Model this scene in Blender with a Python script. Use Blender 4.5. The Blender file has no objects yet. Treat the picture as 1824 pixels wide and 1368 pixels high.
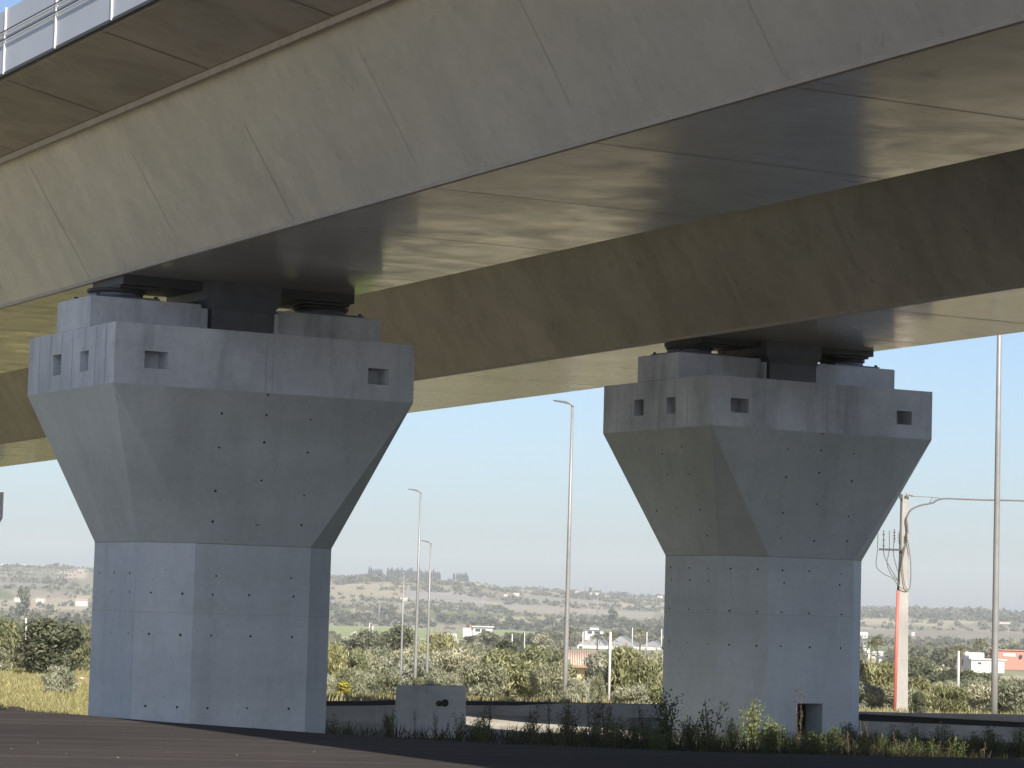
import bpy, math, random
import numpy as np
from mathutils import Vector, Matrix

S = bpy.context.scene
COL = S.collection
rad = math.radians
rng = np.random.default_rng(11)
random.seed(11)

# ------------------------------------------------------------------ camera
F = 4928.8                      # focal length in source pixels (1824 wide)
PITCH, ROLL = 0.0802, 0.0283
EYE = Vector((0, 0, 1.71))
cp, sp, cr, sr = math.cos(PITCH), math.sin(PITCH), math.cos(ROLL), math.sin(ROLL)
_r, _u = Vector((1, 0, 0)), Vector((0, -sp, cp))
CW = Vector((0, cp, sp))
CR = cr * _r + sr * _u
CU = -sr * _r + cr * _u
cam = bpy.data.cameras.new("camera")
cam.sensor_width = 36
cam.lens = F / 1824 * 36
cam.clip_start = 0.2
cam.clip_end = 20000
camo = bpy.data.objects.new("camera", cam)
COL.objects.link(camo)
m = Matrix((CR, CU, -CW)).transposed().to_4x4()
m.translation = EYE
camo.matrix_world = m
S.camera = camo


def sight(px, py):
    px, py = float(px), float(py)
    return CW + (px - 912) / F * CR - (py - 684) / F * CU


def at(px, py, d):              # world point seen at a source pixel, d metres ahead
    r = sight(px, py)
    return EYE + r * (float(d) / r.y)


def on_plane(px, py, p, n):
    r = sight(px, py)
    return EYE + r * ((p - EYE).dot(n) / r.dot(n))


def xy_at(px, d):               # ground x for a pixel column near the horizon
    return at(px, 1150, d).x


# ------------------------------------------------------------------ node helpers
def mat(name):
    mt = bpy.data.materials.new(name)
    mt.use_nodes = True
    nt = mt.node_tree
    b = nt.nodes["Principled BSDF"]
    return mt, nt, b


def nd(nt, typ, **kw):
    n = nt.nodes.new(typ)
    for k, v in kw.items():
        if k in n.inputs.keys() if isinstance(k, str) else False:
            pass
        setattr(n, k, v)
    return n


def lk(nt, a, b):
    nt.links.new(a, b)


def noise(nt, vec, scale, detail=4, rough=.55, dist=0.0):
    n = nd(nt, "ShaderNodeTexNoise")
    n.inputs["Scale"].default_value = scale
    n.inputs["Detail"].default_value = detail
    n.inputs["Roughness"].default_value = rough
    n.inputs["Distortion"].default_value = dist
    if vec is not None:
        lk(nt, vec, n.inputs["Vector"])
    return n.outputs["Fac"]


def mapping(nt, vec, scale=(1, 1, 1), rotz=0.0, loc=(0, 0, 0)):
    mp = nd(nt, "ShaderNodeMapping")
    mp.inputs["Scale"].default_value = scale
    mp.inputs["Rotation"].default_value = (0, 0, rotz)
    mp.inputs["Location"].default_value = loc
    lk(nt, vec, mp.inputs["Vector"])
    return mp.outputs["Vector"]


def ramp(nt, fac, stops):
    r = nd(nt, "ShaderNodeValToRGB")
    e = r.color_ramp.elements
    while len(e) < len(stops):
        e.new(0.5)
    for i, (p, c) in enumerate(stops):
        e[i].position = p
        e[i].color = (*c, 1) if len(c) == 3 else c
    lk(nt, fac, r.inputs["Fac"])
    return r.outputs["Color"]


def g3(v):
    return (v, v, v)


def mix(nt, kind, a, b, fac=1.0):
    n = nd(nt, "ShaderNodeMix", data_type='RGBA', blend_type=kind)
    if isinstance(fac, (int, float)):
        n.inputs[0].default_value = fac
    else:
        lk(nt, fac, n.inputs[0])
    for s, i in ((a, 6), (b, 7)):
        if isinstance(s, tuple):
            n.inputs[i].default_value = (*s, 1)
        else:
            lk(nt, s, n.inputs[i])
    return n.outputs[2]


def position(nt):
    return nd(nt, "ShaderNodeNewGeometry").outputs["Position"]


def bump(nt, b, h, strength, dist=.02):
    n = nd(nt, "ShaderNodeBump")
    n.inputs["Strength"].default_value = strength
    n.inputs["Distance"].default_value = dist
    lk(nt, h, n.inputs["Height"])
    lk(nt, n.outputs["Normal"], b.inputs["Normal"])


AZ = 0.5135                      # azimuth of the viaducts (turned left of the view)


def concrete(name, col, rough=.75, spec=.4, streak=.25, blotch=.3, seed=0.0):
    mt, nt, b = mat(name)
    p = mapping(nt, position(nt), rotz=-AZ, loc=(seed, seed * .7, seed * 1.3))
    big = noise(nt, p, .55, 5, .6, .4)
    fine = noise(nt, p, 9, 5, .65)
    st = noise(nt, mapping(nt, p, (1.3, 1.3, .22)), 1.3, 6, .68, .25)
    lift = noise(nt, mapping(nt, p, (.15, .15, 1.1)), 1.0, 3, .5)
    c = mix(nt, 'MULTIPLY', col, ramp(nt, big, [(.3, g3(1 - blotch)), (.72, g3(1 + blotch * .35))]))
    c = mix(nt, 'MULTIPLY', c, ramp(nt, st, [(.28, g3(1 - streak)), (.5, g3(1.0)), (.8, g3(1 + streak * .3))]))
    c = mix(nt, 'MULTIPLY', c, ramp(nt, lift, [(.35, g3(.92)), (.65, g3(1.05))]))
    c = mix(nt, 'MULTIPLY', c, ramp(nt, fine, [(.25, g3(.90)), (.55, g3(1.0)), (.8, g3(1.06))]))
    pits = nd(nt, "ShaderNodeTexVoronoi")
    pits.inputs["Scale"].default_value = 5.0
    lk(nt, p, pits.inputs["Vector"])
    c = mix(nt, 'MULTIPLY', c, ramp(nt, pits.outputs["Distance"], [(.03, g3(.5)), (.07, g3(1.0))]))
    lk(nt, c, b.inputs["Base Color"])
    b.inputs["Roughness"].default_value = rough
    b.inputs["Specular IOR Level"].default_value = spec
    bump(nt, b, fine, .18, .01)
    return mt


def smooth_concrete(name, col, rough, across, seed, k=1.0):
    """Steel-formed concrete with a sealed, slightly glossy skin; ripples run across or up the face."""
    mt, nt, b = mat(name)
    p = mapping(nt, position(nt), rotz=-AZ, loc=(seed, seed, seed))
    sc = (.75, .95, 1.0) if across else (1.3, 1.3, .4)
    rip = noise(nt, mapping(nt, p, sc), 1.3, 6, .62, .5)
    big = noise(nt, p, .35, 4, .55, .3)
    fine = noise(nt, p, 7, 5, .65)
    scr = noise(nt, mapping(nt, p, (.5, 3.2, 3) if across else (4, 4, .4)), 1.5, 4, .65, .6)
    c = mix(nt, 'MULTIPLY', col, ramp(nt, big, [(.3, g3(1 - .25 * k)), (.7, g3(1 + .12 * k))]))
    c = mix(nt, 'MULTIPLY', c, ramp(nt, rip, [(.3, g3(1 - .28 * k)), (.55, g3(1.0)), (.75, g3(1 + .12 * k))]))
    c = mix(nt, 'MULTIPLY', c, ramp(nt, scr, [(.29, g3(1 - .5 * k)), (.37, g3(1.0))]))
    c = mix(nt, 'MULTIPLY', c, ramp(nt, fine, [(.25, g3(.88)), (.6, g3(1.0)), (.8, g3(1.06))]))
    lk(nt, c, b.inputs["Base Color"])
    r = ramp(nt, rip, [(.3, g3(rough + .12)), (.7, g3(rough - .05))])
    lk(nt, r, b.inputs["Roughness"])
    b.inputs["Specular IOR Level"].default_value = .9 if across else .6
    bump(nt, b, rip, .10 * k, .03)
    return mt


def plain(name, col, rough=.6, metal=0.0, var=.15, scale=6.0, spec=.5):
    mt, nt, b = mat(name)
    n = noise(nt, position(nt), scale, 4, .6)
    c = mix(nt, 'MULTIPLY', col, ramp(nt, n, [(.3, g3(1 - var)), (.7, g3(1 + var * .5))]))
    lk(nt, c, b.inputs["Base Color"])
    b.inputs["Roughness"].default_value = rough
    b.inputs["Metallic"].default_value = metal
    b.inputs["Specular IOR Level"].default_value = spec
    return mt


def leafmat(name, dark, midc, light, rough=.6):
    """Leaves: each leaf carries its own tone."""
    mt, nt, b = mat(name)
    a = nd(nt, "ShaderNodeAttribute", attribute_name="tone")
    oi = nd(nt, "ShaderNodeObjectInfo")
    c = ramp(nt, a.outputs["Fac"], [(0.0, dark), (.5, midc), (1.0, light)])
    c = mix(nt, 'MULTIPLY', c, ramp(nt, oi.outputs["Random"], [(0.0, (.78, .8, .78)), (1.0, (1.15, 1.1, 1.0))]))
    lk(nt, c, b.inputs["Base Color"])
    b.inputs["Roughness"].default_value = rough
    b.inputs["Specular IOR Level"].default_value = .3
    tr = nd(nt, "ShaderNodeBsdfTranslucent")
    lk(nt, c, tr.inputs["Color"])
    mx = nd(nt, "ShaderNodeMixShader")
    mx.inputs[0].default_value = .38
    lk(nt, b.outputs[0], mx.inputs[1])
    lk(nt, tr.outputs[0], mx.inputs[2])
    lk(nt, mx.outputs[0], nt.nodes["Material Output"].inputs["Surface"])
    return mt


M = {
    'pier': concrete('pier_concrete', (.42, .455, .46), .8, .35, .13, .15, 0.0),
    'shaft_skylit': concrete('skylit_shaft_concrete', (.485, .525, .55), .8, .35, .13, .13, 21.0),  # same concrete as the flare, lightened: skylight on the shaft put into the colour
    'cap_skylit': concrete('skylit_cap_concrete', (.58, .62, .68), .8, .35, .36, .34, 3.0),  # paler and bluer than the pier: skylight on the cap put into the colour
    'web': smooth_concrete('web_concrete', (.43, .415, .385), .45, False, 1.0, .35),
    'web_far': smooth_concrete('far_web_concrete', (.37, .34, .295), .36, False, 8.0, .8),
    'soffit': smooth_concrete('soffit_concrete', (.47, .44, .39), .15, True, 2.0, .7),
    'slab': smooth_concrete('slab_concrete', (.34, .305, .26), .5, True, 5.0),
    'ledge': plain('ledge_concrete', (.36, .32, .27), .6),
    'joint': plain('joint_filler', (.045, .04, .035), .9),
    'dark_seam': plain('seam_stain', (.23, .22, .20), .85),
    'faint': plain('joint_stain', (.37, .36, .335), .85),
    'hole': plain('hole_shadow', (.012, .012, .012), .95),
    'parapet': plain('painted_steel', (.34, .365, .41), .45, 0.0, .06, 1.2),
    'postpaint': plain('pale_steel', (.52, .53, .54), .4, 0.0, .05),
    'dark_steel': plain('dark_steel', (.035, .036, .04), .55),
    'bearing': plain('bearing_steel', (.12, .14, .18), .4, .4),
    'key': plain('key_steel', (.10, .11, .13), .5, 0.0, .25, 3.0),
    'galv': plain('galvanised_steel', (.20, .20, .20), .5, .2, .12, 4.0),
    'white': plain('white_paint', (.47, .465, .45), .7, 0, .08, 1.5),
    'limewash': plain('limewash', (.36, .355, .34), .85, 0, .12, .4),
    'pale': plain('pale_render', (.44, .425, .39), .8, 0, .1, 1.5),
    'yellow': plain('yellow_render', (.52, .41, .22), .8, 0, .1, 1.5),
    'red': plain('red_paint', (.36, .095, .075), .55, 0, .15, 3.0),
    'brick': plain('red_render', (.36, .16, .12), .8, 0, .12, 2.0),
    'tile': plain('clay_tile', (.27, .17, .12), .85, 0, .25, 3.0),
    'tile_light': plain('pale_tile', (.46, .38, .31), .85, 0, .2, 4.0),
    'glass': plain('dark_window', (.03, .035, .04), .15),
    'greyroof': plain('grey_sheet', (.13, .13, .14), .6, 0, .15, .6),
    'black': plain('matte_black', (.012, .012, .014), .75),
    'polepost': concrete('post_concrete', (.28, .272, .255), .85, .3, .2, .2, 6.0),
    'cable': plain('cable_rubber', (.10, .095, .09), .6),
    'porcelain': plain('insulator_brown', (.10, .06, .05), .3),
    'bark': plain('bark', (.10, .075, .055), .95, 0, .4, 8.0),
    'drystem': plain('dry_stem', (.10, .075, .05), .9, 0, .35, 20.0),
    'bounce': plain('pale_bounce', (.60, .56, .49), .95, 0, .2, 3.0),
    'stone': concrete('kerb_stone', (.34, .32, .29), .9, .3, .2, .3, 9.0),
    'block': concrete('block_concrete', (.60, .62, .62), .85, .3, .25, .35, 12.0),
    'wallc': concrete('wall_concrete', (.40, .40, .385), .85, .3, .3, .4, 15.0),
    'olive': leafmat('olive_leaf', (.12, .13, .08), (.25, .26, .175), (.42, .42, .32)),
    'olive_pale': leafmat('silver_leaf', (.18, .185, .13), (.35, .355, .265), (.54, .54, .43)),
    'darkleaf': leafmat('dark_leaf', (.035, .045, .026), (.085, .098, .058), (.20, .21, .14)),
    'green': leafmat('green_leaf', (.085, .10, .05), (.19, .205, .115), (.34, .345, .215)),
    'willow': leafmat('narrow_leaf', (.10, .11, .05), (.225, .23, .115), (.40, .395, .235)),
    'yellowleaf': leafmat('yellow_leaf', (.12, .12, .02), (.28, .26, .05), (.50, .45, .10)),
    'cypress': leafmat('cypress_leaf', (.012, .016, .014), (.024, .028, .024), (.045, .05, .045)),
    'far': leafmat('far_leaf', (.045, .055, .03), (.095, .105, .06), (.18, .185, .12)),
    'frond': leafmat('palm_frond', (.07, .075, .03), (.15, .15, .07), (.28, .26, .13)),
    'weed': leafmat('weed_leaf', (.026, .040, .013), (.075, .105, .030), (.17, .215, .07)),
    'weed_lit': leafmat('sunlit_weed_leaf', (.07, .10, .03), (.17, .22, .07), (.33, .38, .15)),  # paler copy of the weed leaf, with sunlight put into its colour
    'fieldgrass': leafmat('field_grass', (.09, .085, .045), (.20, .19, .10), (.36, .33, .19)),
    'dryleaf': leafmat('dry_leaf', (.030, .024, .016), (.075, .058, .038), (.20, .16, .10)),
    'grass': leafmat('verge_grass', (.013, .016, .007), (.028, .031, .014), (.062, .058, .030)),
    'meadow': leafmat('meadow_grass', (.17, .155, .075), (.29, .27, .13), (.46, .43, .22)),
    'scrub': leafmat('scrub_leaf', (.06, .065, .04), (.11, .115, .075), (.19, .19, .13)),
}

# terrain colours come from the land use stored on the mesh
mt, nt, b = mat('terrain_soil')
at_ = nd(nt, "ShaderNodeAttribute", attribute_name="land")
p = position(nt)
n1 = noise(nt, p, .9, 6, .65)
n2 = noise(nt, p, .03, 5, .6)
n3 = noise(nt, p, .18, 6, .7)
c = mix(nt, 'MULTIPLY', at_.outputs["Color"], ramp(nt, n1, [(.3, g3(.72)), (.7, g3(1.2))]))
c = mix(nt, 'MULTIPLY', c, ramp(nt, n2, [(.3, g3(.8)), (.7, g3(1.15))]))
c = mix(nt, 'MULTIPLY', c, ramp(nt, n3, [(.3, g3(.75)), (.7, g3(1.18))]))
lk(nt, c, b.inputs["Base Color"])
b.inputs["Roughness"].default_value = .95
b.inputs["Specular IOR Level"].default_value = .15
M['soil'] = mt

mt, nt, b = mat('asphalt')
p = mapping(nt, position(nt), rotz=rad(-8))
n1 = noise(nt, mapping(nt, p, (.05, 1.7, 1)), 1.1, 6, .65, .6)
n2 = noise(nt, p, 40, 4, .7)
n3 = noise(nt, p, .25, 5, .6)
n4 = noise(nt, mapping(nt, p, (.5, 2.2, 1)), 2.6, 6, .72)
c = mix(nt, 'MULTIPLY', (.026, .0215, .0205), ramp(nt, n1, [(.3, g3(.7)), (.52, g3(1.0)), (.62, g3(1.35)), (.74, g3(2.4))]))
c = mix(nt, 'MULTIPLY', c, ramp(nt, n2, [(.3, g3(.7)), (.7, g3(1.35))]))
c = mix(nt, 'MULTIPLY', c, ramp(nt, n3, [(.3, g3(.8)), (.7, g3(1.2))]))
c = mix(nt, 'MULTIPLY', c, ramp(nt, n4, [(.3, g3(.72)), (.6, g3(1.1)), (.75, g3(1.6))]))
vs = nd(nt, "ShaderNodeTexVoronoi")
vs.inputs["Scale"].default_value = 4.5
lk(nt, p, vs.inputs["Vector"])
c = mix(nt, 'MIX', c, (.16, .15, .14), ramp(nt, vs.outputs["Distance"], [(.035, g3(1.0)), (.06, g3(0.0))]))
lk(nt, c, b.inputs["Base Color"])
b.inputs["Roughness"].default_value = .92
b.inputs["Specular IOR Level"].default_value = .2
bump(nt, b, n2, .5, .01)
M['asphalt'] = mt


# ------------------------------------------------------------------ object helpers
def tag(o, label=None, cat=None, group=None, kind=None):
    if label: o['label'] = label
    if cat: o['category'] = cat
    if group: o['group'] = group
    if kind: o['kind'] = kind
    return o


def thing(name, label, cat, loc=(0, 0, 0), rz=0.0, group=None):
    o = bpy.data.objects.new(name, None)
    o.empty_display_size = .3
    COL.objects.link(o)
    o.location = loc
    o.rotation_euler = (0, 0, rz)
    return tag(o, label, cat, group)


class MB:
    def __init__(s):
        s.v, s.f, s.mi, s.mats, s.sm = [], [], [], [], []

    def _m(s, mt):
        if mt not in s.mats:
            s.mats.append(mt)
        return s.mats.index(mt)

    def face(s, pts, mt, smooth=False):
        i = len(s.v)
        s.v += [tuple(p) for p in pts]
        s.f.append(tuple(range(i, i + len(pts))))
        s.mi.append(s._m(mt)); s.sm.append(smooth)

    def hexa(s, b4, t4, mt, cap=(True, True)):
        i = len(s.v)
        n = len(b4)
        s.v += [tuple(p) for p in b4] + [tuple(p) for p in t4]
        k = s._m(mt)
        for j in range(n):
            s.f.append((i + j, i + (j + 1) % n, i + n + (j + 1) % n, i + n + j)); s.mi.append(k); s.sm.append(False)
        if cap[0]:
            s.f.append(tuple(i + j for j in reversed(range(n)))); s.mi.append(k); s.sm.append(False)
        if cap[1]:
            s.f.append(tuple(i + n + j for j in range(n))); s.mi.append(k); s.sm.append(False)

    def box(s, x0, x1, y0, y1, z0, z1, mt, bev=0.0):
        if bev <= 0:
            s.hexa([(x0, y0, z0), (x1, y0, z0), (x1, y1, z0), (x0, y1, z0)],
                   [(x0, y0, z1), (x1, y0, z1), (x1, y1, z1), (x0, y1, z1)], mt)
        else:
            e = bev
            pl = lambda a, q, z: [(x0 + a, y0 + q, z), (x1 - a, y0 + q, z), (x1 - q, y0 + a, z), (x1 - q, y1 - a, z),
                                  (x1 - a, y1 - q, z), (x0 + a, y1 - q, z), (x0 + q, y1 - a, z), (x0 + q, y0 + a, z)]
            rings = [pl(2 * e, e, z0), pl(e, 0, z0 + e), pl(e, 0, z1 - e), pl(2 * e, e, z1)]
            for k in range(3):
                s.hexa(rings[k], rings[k + 1], mt, (k == 0, k == 2))

    def tube(s, pts, rr, mt, n=8, smooth=True):
        pts = [Vector(p) for p in pts]
        if isinstance(rr, (int, float)):
            rr = [rr] * len(pts)
        k = s._m(mt)
        base = len(s.v)
        ref = None
        for i, p in enumerate(pts):
            d = (pts[min(i + 1, len(pts) - 1)] - pts[max(i - 1, 0)])
            d = d.normalized() if d.length > 1e-9 else Vector((0, 0, 1))
            if ref is None:
                ref = d.orthogonal().normalized()
            ref = (ref - d * ref.dot(d))
            ref = ref.normalized() if ref.length > 1e-6 else d.orthogonal().normalized()
            bi = d.cross(ref)
            for j in range(n):
                a = 2 * math.pi * j / n
                s.v.append(tuple(p + (ref * math.cos(a) + bi * math.sin(a)) * rr[i]))
        for i in range(len(pts) - 1):
            for j in range(n):
                a, b2 = base + i * n + j, base + i * n + (j + 1) % n
                s.f.append((a, b2, b2 + n, a + n)); s.mi.append(k); s.sm.append(smooth)
        s.f.append(tuple(base + j for j in reversed(range(n)))); s.mi.append(k); s.sm.append(False)
        e = base + (len(pts) - 1) * n
        s.f.append(tuple(e + j for j in range(n))); s.mi.append(k); s.sm.append(False)

    def build(s, name, parent=None):
        me = bpy.data.meshes.new(name)
        me.from_pydata(s.v, [], s.f)
        for mt in s.mats:
            me.materials.append(mt)
        me.polygons.foreach_set('material_index', s.mi)
        me.polygons.foreach_set('use_smooth', s.sm)
        me.update()
        o = bpy.data.objects.new(name, me)
        COL.objects.link(o)
        if parent:
            o.parent = parent
        return o


def weld(o):
    import bmesh
    bm = bmesh.new()
    bm.from_mesh(o.data)
    bmesh.ops.remove_doubles(bm, verts=bm.verts, dist=1e-4)
    bmesh.ops.recalc_face_normals(bm, faces=bm.faces)
    bm.to_mesh(o.data)
    bm.free()
    return o


def child(name, mesh, parent):
    o = bpy.data.objects.new(name, mesh)
    COL.objects.link(o)
    o.parent = parent
    return o


# ------------------------------------------------------------------ terrain
PROF_D = [0, 38, 60, 74, 110, 200, 300, 500, 900, 1500, 1900]
PROF_Z = [-.5, -.5, -.55, -1.05, -2.1, -4.4, -6.0, -8.3, -11.8, -14, -14]
SKY_X = [-1400, -300, 0, 160, 400, 590, 700, 850, 900, 1000, 1180, 1350, 1530, 1700, 1824, 2200, 3400]
SKY_Y = [960, 1000, 1008, 1013, 1020, 1031, 1029, 1039, 1048, 1055, 1066, 1078, 1086, 1091, 1096, 1106, 1140]
SKY_E = [(1080 + .0283 * (x - 912) - y) / F for x, y in zip(SKY_X, SKY_Y)]
SKY_U = [(x - 912) / F for x in SKY_X]
D0, D1 = 1900.0, 3600.0


def ground(x, y):
    x = np.asarray(x, float); y = np.asarray(y, float)
    d = np.hypot(x, y) + 1e-6
    z = np.interp(d, PROF_D, PROF_Z)
    u = np.clip(x / np.maximum(y, 1e-3), -2, 2)
    u = np.where(y <= 1, np.sign(x) * 2.0, u)
    zl = np.interp(d, [0, 38, 43, 56, 105, 165, 230, 300, 500], [-.5, -.5, -.8, -2.7, -3.0, -3.0, -4.7, -6.0, -8.3])
    lf = np.clip((-u - .095) / .035, 0, 1) * (d < 500)
    z = z * (1 - lf) + zl * lf
    e = np.interp(u, SKY_U, SKY_E)
    s = np.clip((d - D0) / (D1 - D0), 0, 1)
    s = s ** .85
    top = e * D1 + 1.71
    hill = -14 + (top + 14) * (3 * s * s - 2 * s ** 3 * 1.0)
    z = np.where(d > D0, hill, z)
    z = np.where(d > D1, top - (d - D1) * .03, z)
    wob = np.sin(x * .006 + y * .0041) * np.sin(y * .0053 - x * .0027 + 1.3)
    z = z + wob * np.interp(d, [200, 700, 1900, 2600, 3400, 3600], [0, .5, .8, 4.0, 1.2, 0])
    z = z + np.sin(x * .9 + y * .4) * np.sin(y * .7 - x * .3) * .05 * (d > 36)
    return z


def gz(x, y):
    return float(ground(x, y))


def smooth_pick(cond, a, b):
    return np.where(cond[:, None], a, b)


th_f = np.linspace(-13.5, 13.5, 230)
th = np.concatenate([np.linspace(-180, -14.5, 90, endpoint=False), th_f, np.linspace(14.5, 180, 90, endpoint=False)])
th = np.radians(np.sort(th))
rr = np.concatenate([[0.5], np.linspace(6, 66, 40), 66 * (4600 / 66) ** (np.arange(1, 231) / 230)])
TT, RR = np.meshgrid(th, rr)
X, Y = (np.sin(TT) * RR).ravel(), (np.cos(TT) * RR).ravel()
Z = ground(X, Y)
nT, nR = len(th), len(rr)
idx = np.arange(nT * nR).reshape(nR, nT)
a0 = idx[:-1, :]; a1 = np.roll(idx, -1, 1)[:-1, :]; a2 = np.roll(idx, -1, 1)[1:, :]; a3 = idx[1:, :]
faces = np.stack([a0, a3, a2, a1], -1).reshape(-1, 4)
# land use: patches nearest to scattered seeds
sd = np.exp(rng.uniform(np.log(150), np.log(4600), 420))
su = rng.uniform(-.30, .30, 420)
SX, SY = su * sd, sd
pal = np.array([(.27, .245, .16), (.20, .195, .13), (.31, .28, .20), (.15, .155, .095), (.24, .21, .16), (.115, .14, .055), (.19, .18, .13)])
scol = pal[rng.integers(0, len(pal), 420)]
vu = X / np.maximum(Y, 1.0)
dd = np.hypot(X, Y)
best = np.full(len(X), 1e18); col = np.zeros((len(X), 3))
LX, LY = vu * 9.0, np.log(np.maximum(dd, 1)) * 3.2
for i in range(420):
    q = (LX - su[i] * 9.0) ** 2 + (LY - np.log(sd[i]) * 3.2) ** 2 * 2.5
    k = q < best
    best[k] = q[k]; col[k] = scol[i]
PX = 912 + vu * F                      # rough picture column, for laying out the known fields


def paint(cond, c):
    col[cond] = c


near = dd < 150
paint(near, (.24, .235, .13))
paint(near & (vu > -.06), (.20, .215, .10))
paint((dd < 118) & (vu > -.06), (.36, .325, .235))
paint((dd > 62) & (dd < 330) & (vu < -.2), (.13, .125, .085))  # unseen ground at left, kept dark to cut bounce onto the near web
paint((dd < 62), (.15, .14, .11))
paint((dd < 62) & (vu < -.19), (.20, .18, .14))
paint((dd < 62) & (dd > 34) & (vu > -.03), (.13, .12, .09))
paint((dd < 61) & (dd > 49) & (vu > -.08) & (vu < .045), (.29, .27, .23))
paint((dd > 44) & (dd < 185) & (vu < -.12), (.30, .275, .16))
paint((dd > 66) & (dd < 150) & (vu > -.08) & (vu < -.05), (.12, .17, .04))
paint((dd > 420) & (dd < 800) & (PX > 900) & (PX < 1200), (.15, .19, .045))
paint((dd > 760) & (dd < 1900) & (PX > 540) & (PX < 960), (.18, .21, .085))
paint((dd > 1150) & (dd < 1260) & (PX > 540) & (PX < 960), (.27, .25, .17))
paint((dd > 700) & (dd < 1000) & (PX > 820) & (PX < 1010), (.30, .28, .17))
paint((dd > 3250) & (dd < 3700) & (PX > 650) & (PX < 900), (.34, .31, .18))
paint((dd > 2550) & (dd < 2760) & (PX > 725) & (PX < 880), (.24, .23, .21))
paint((dd > 2480) & (dd < 2660) & (PX > 905) & (PX < 1180), (.25, .23, .19))
paint((dd > 2740) & (dd < 2960) & (PX > 930) & (PX < 1120), (.22, .21, .16))
paint((dd > 1900) & (dd < 2350) & (PX > 1500), (.20, .185, .14))
paint((dd > 3000) & (PX > 1500), (.13, .135, .11))
paint((dd > 2600) & (dd < 3500) & (PX < 140), (.20, .19, .15))
paint((dd > 2900) & (dd < 3300) & (PX > 110) & (PX < 170), (.42, .36, .28))
me = bpy.data.meshes.new('terrain')
me.vertices.add(len(X))
me.vertices.foreach_set('co', np.stack([X, Y, Z], -1).ravel())
me.loops.add(faces.size)
me.loops.foreach_set('vertex_index', faces.ravel())
me.polygons.add(len(faces))
me.polygons.foreach_set('loop_start', np.arange(len(faces)) * 4)
me.polygons.foreach_set('loop_total', np.full(len(faces), 4))
me.polygons.foreach_set('use_smooth', np.ones(len(faces), bool))
me.update(calc_edges=True)
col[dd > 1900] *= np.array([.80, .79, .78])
ca = me.attributes.new('land', 'FLOAT_COLOR', 'POINT')
ca.data.foreach_set('color', np.concatenate([col, np.ones((len(X), 1))], 1).ravel())
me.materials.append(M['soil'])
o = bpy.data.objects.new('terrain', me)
COL.objects.link(o)
tag(o, kind='structure')

# asphalt apron in front of the viaducts: a sheet with a broken edge
edge = [(-15, 46.4), (-13, 44.6), (-7.5, 40.7), (-6.2, 39.9), (-4.8, 38.4), (-2.5, 36.3), (0, 34.6), (3, 34.2), (6.5, 34.6), (12, 37), (30, 46), (90, 70)]
fine_edge = []
for (x0, y0), (x1, y1) in zip(edge[:-1], edge[1:]):
    k = max(2, int(math.hypot(x1 - x0, y1 - y0) / .5))
    for j in range(k):
        q = j / k
        fine_edge.append((x0 + (x1 - x0) * q, y0 + (y1 - y0) * q + random.uniform(-.07, .07)))
fine_edge.append(edge[-1])
mb = MB()
for (x0, y0), (x1, y1) in zip(fine_edge[:-1], fine_edge[1:]):
    mb.face([(x0, -120, 0), (x1, -120, 0), (x1, y1, 0), (x0, y0, 0)], M['asphalt'])
    mb.face([(x0, y0, 0), (x1, y1, 0), (x1, y1 + .1, -.55), (x0, y0 + .1, -.55)], M['asphalt'])
tag(weld(mb.build('asphalt_road')), kind='structure')
mb = MB()                        # added unseen pale sheet left of the asphalt, bounces sun onto the near web
mb.face([(-110, -120, -.02), (-14.8, -120, -.02), (-14.8, 13, -.02), (-40, 8, -.02), (-110, 4, -.02)], M['bounce'])
tag(mb.build('bounce_sheet'), kind='structure')

# ------------------------------------------------------------------ viaduct frame
LV = Vector((-math.sin(AZ), math.cos(AZ), 0))
TV = Vector((math.cos(AZ), math.sin(AZ), 0))
O1 = Vector((-7.0762 * .8, 48.986 * .8, 0)) + TV * 2.4
O2 = Vector((4.3249 * .8, 59.6953 * .8, 0)) + TV * 2.4
G = -.0142


def local(p, o):
    q = p - o
    return Vector((q.dot(TV), q.dot(LV), q.z))


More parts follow.
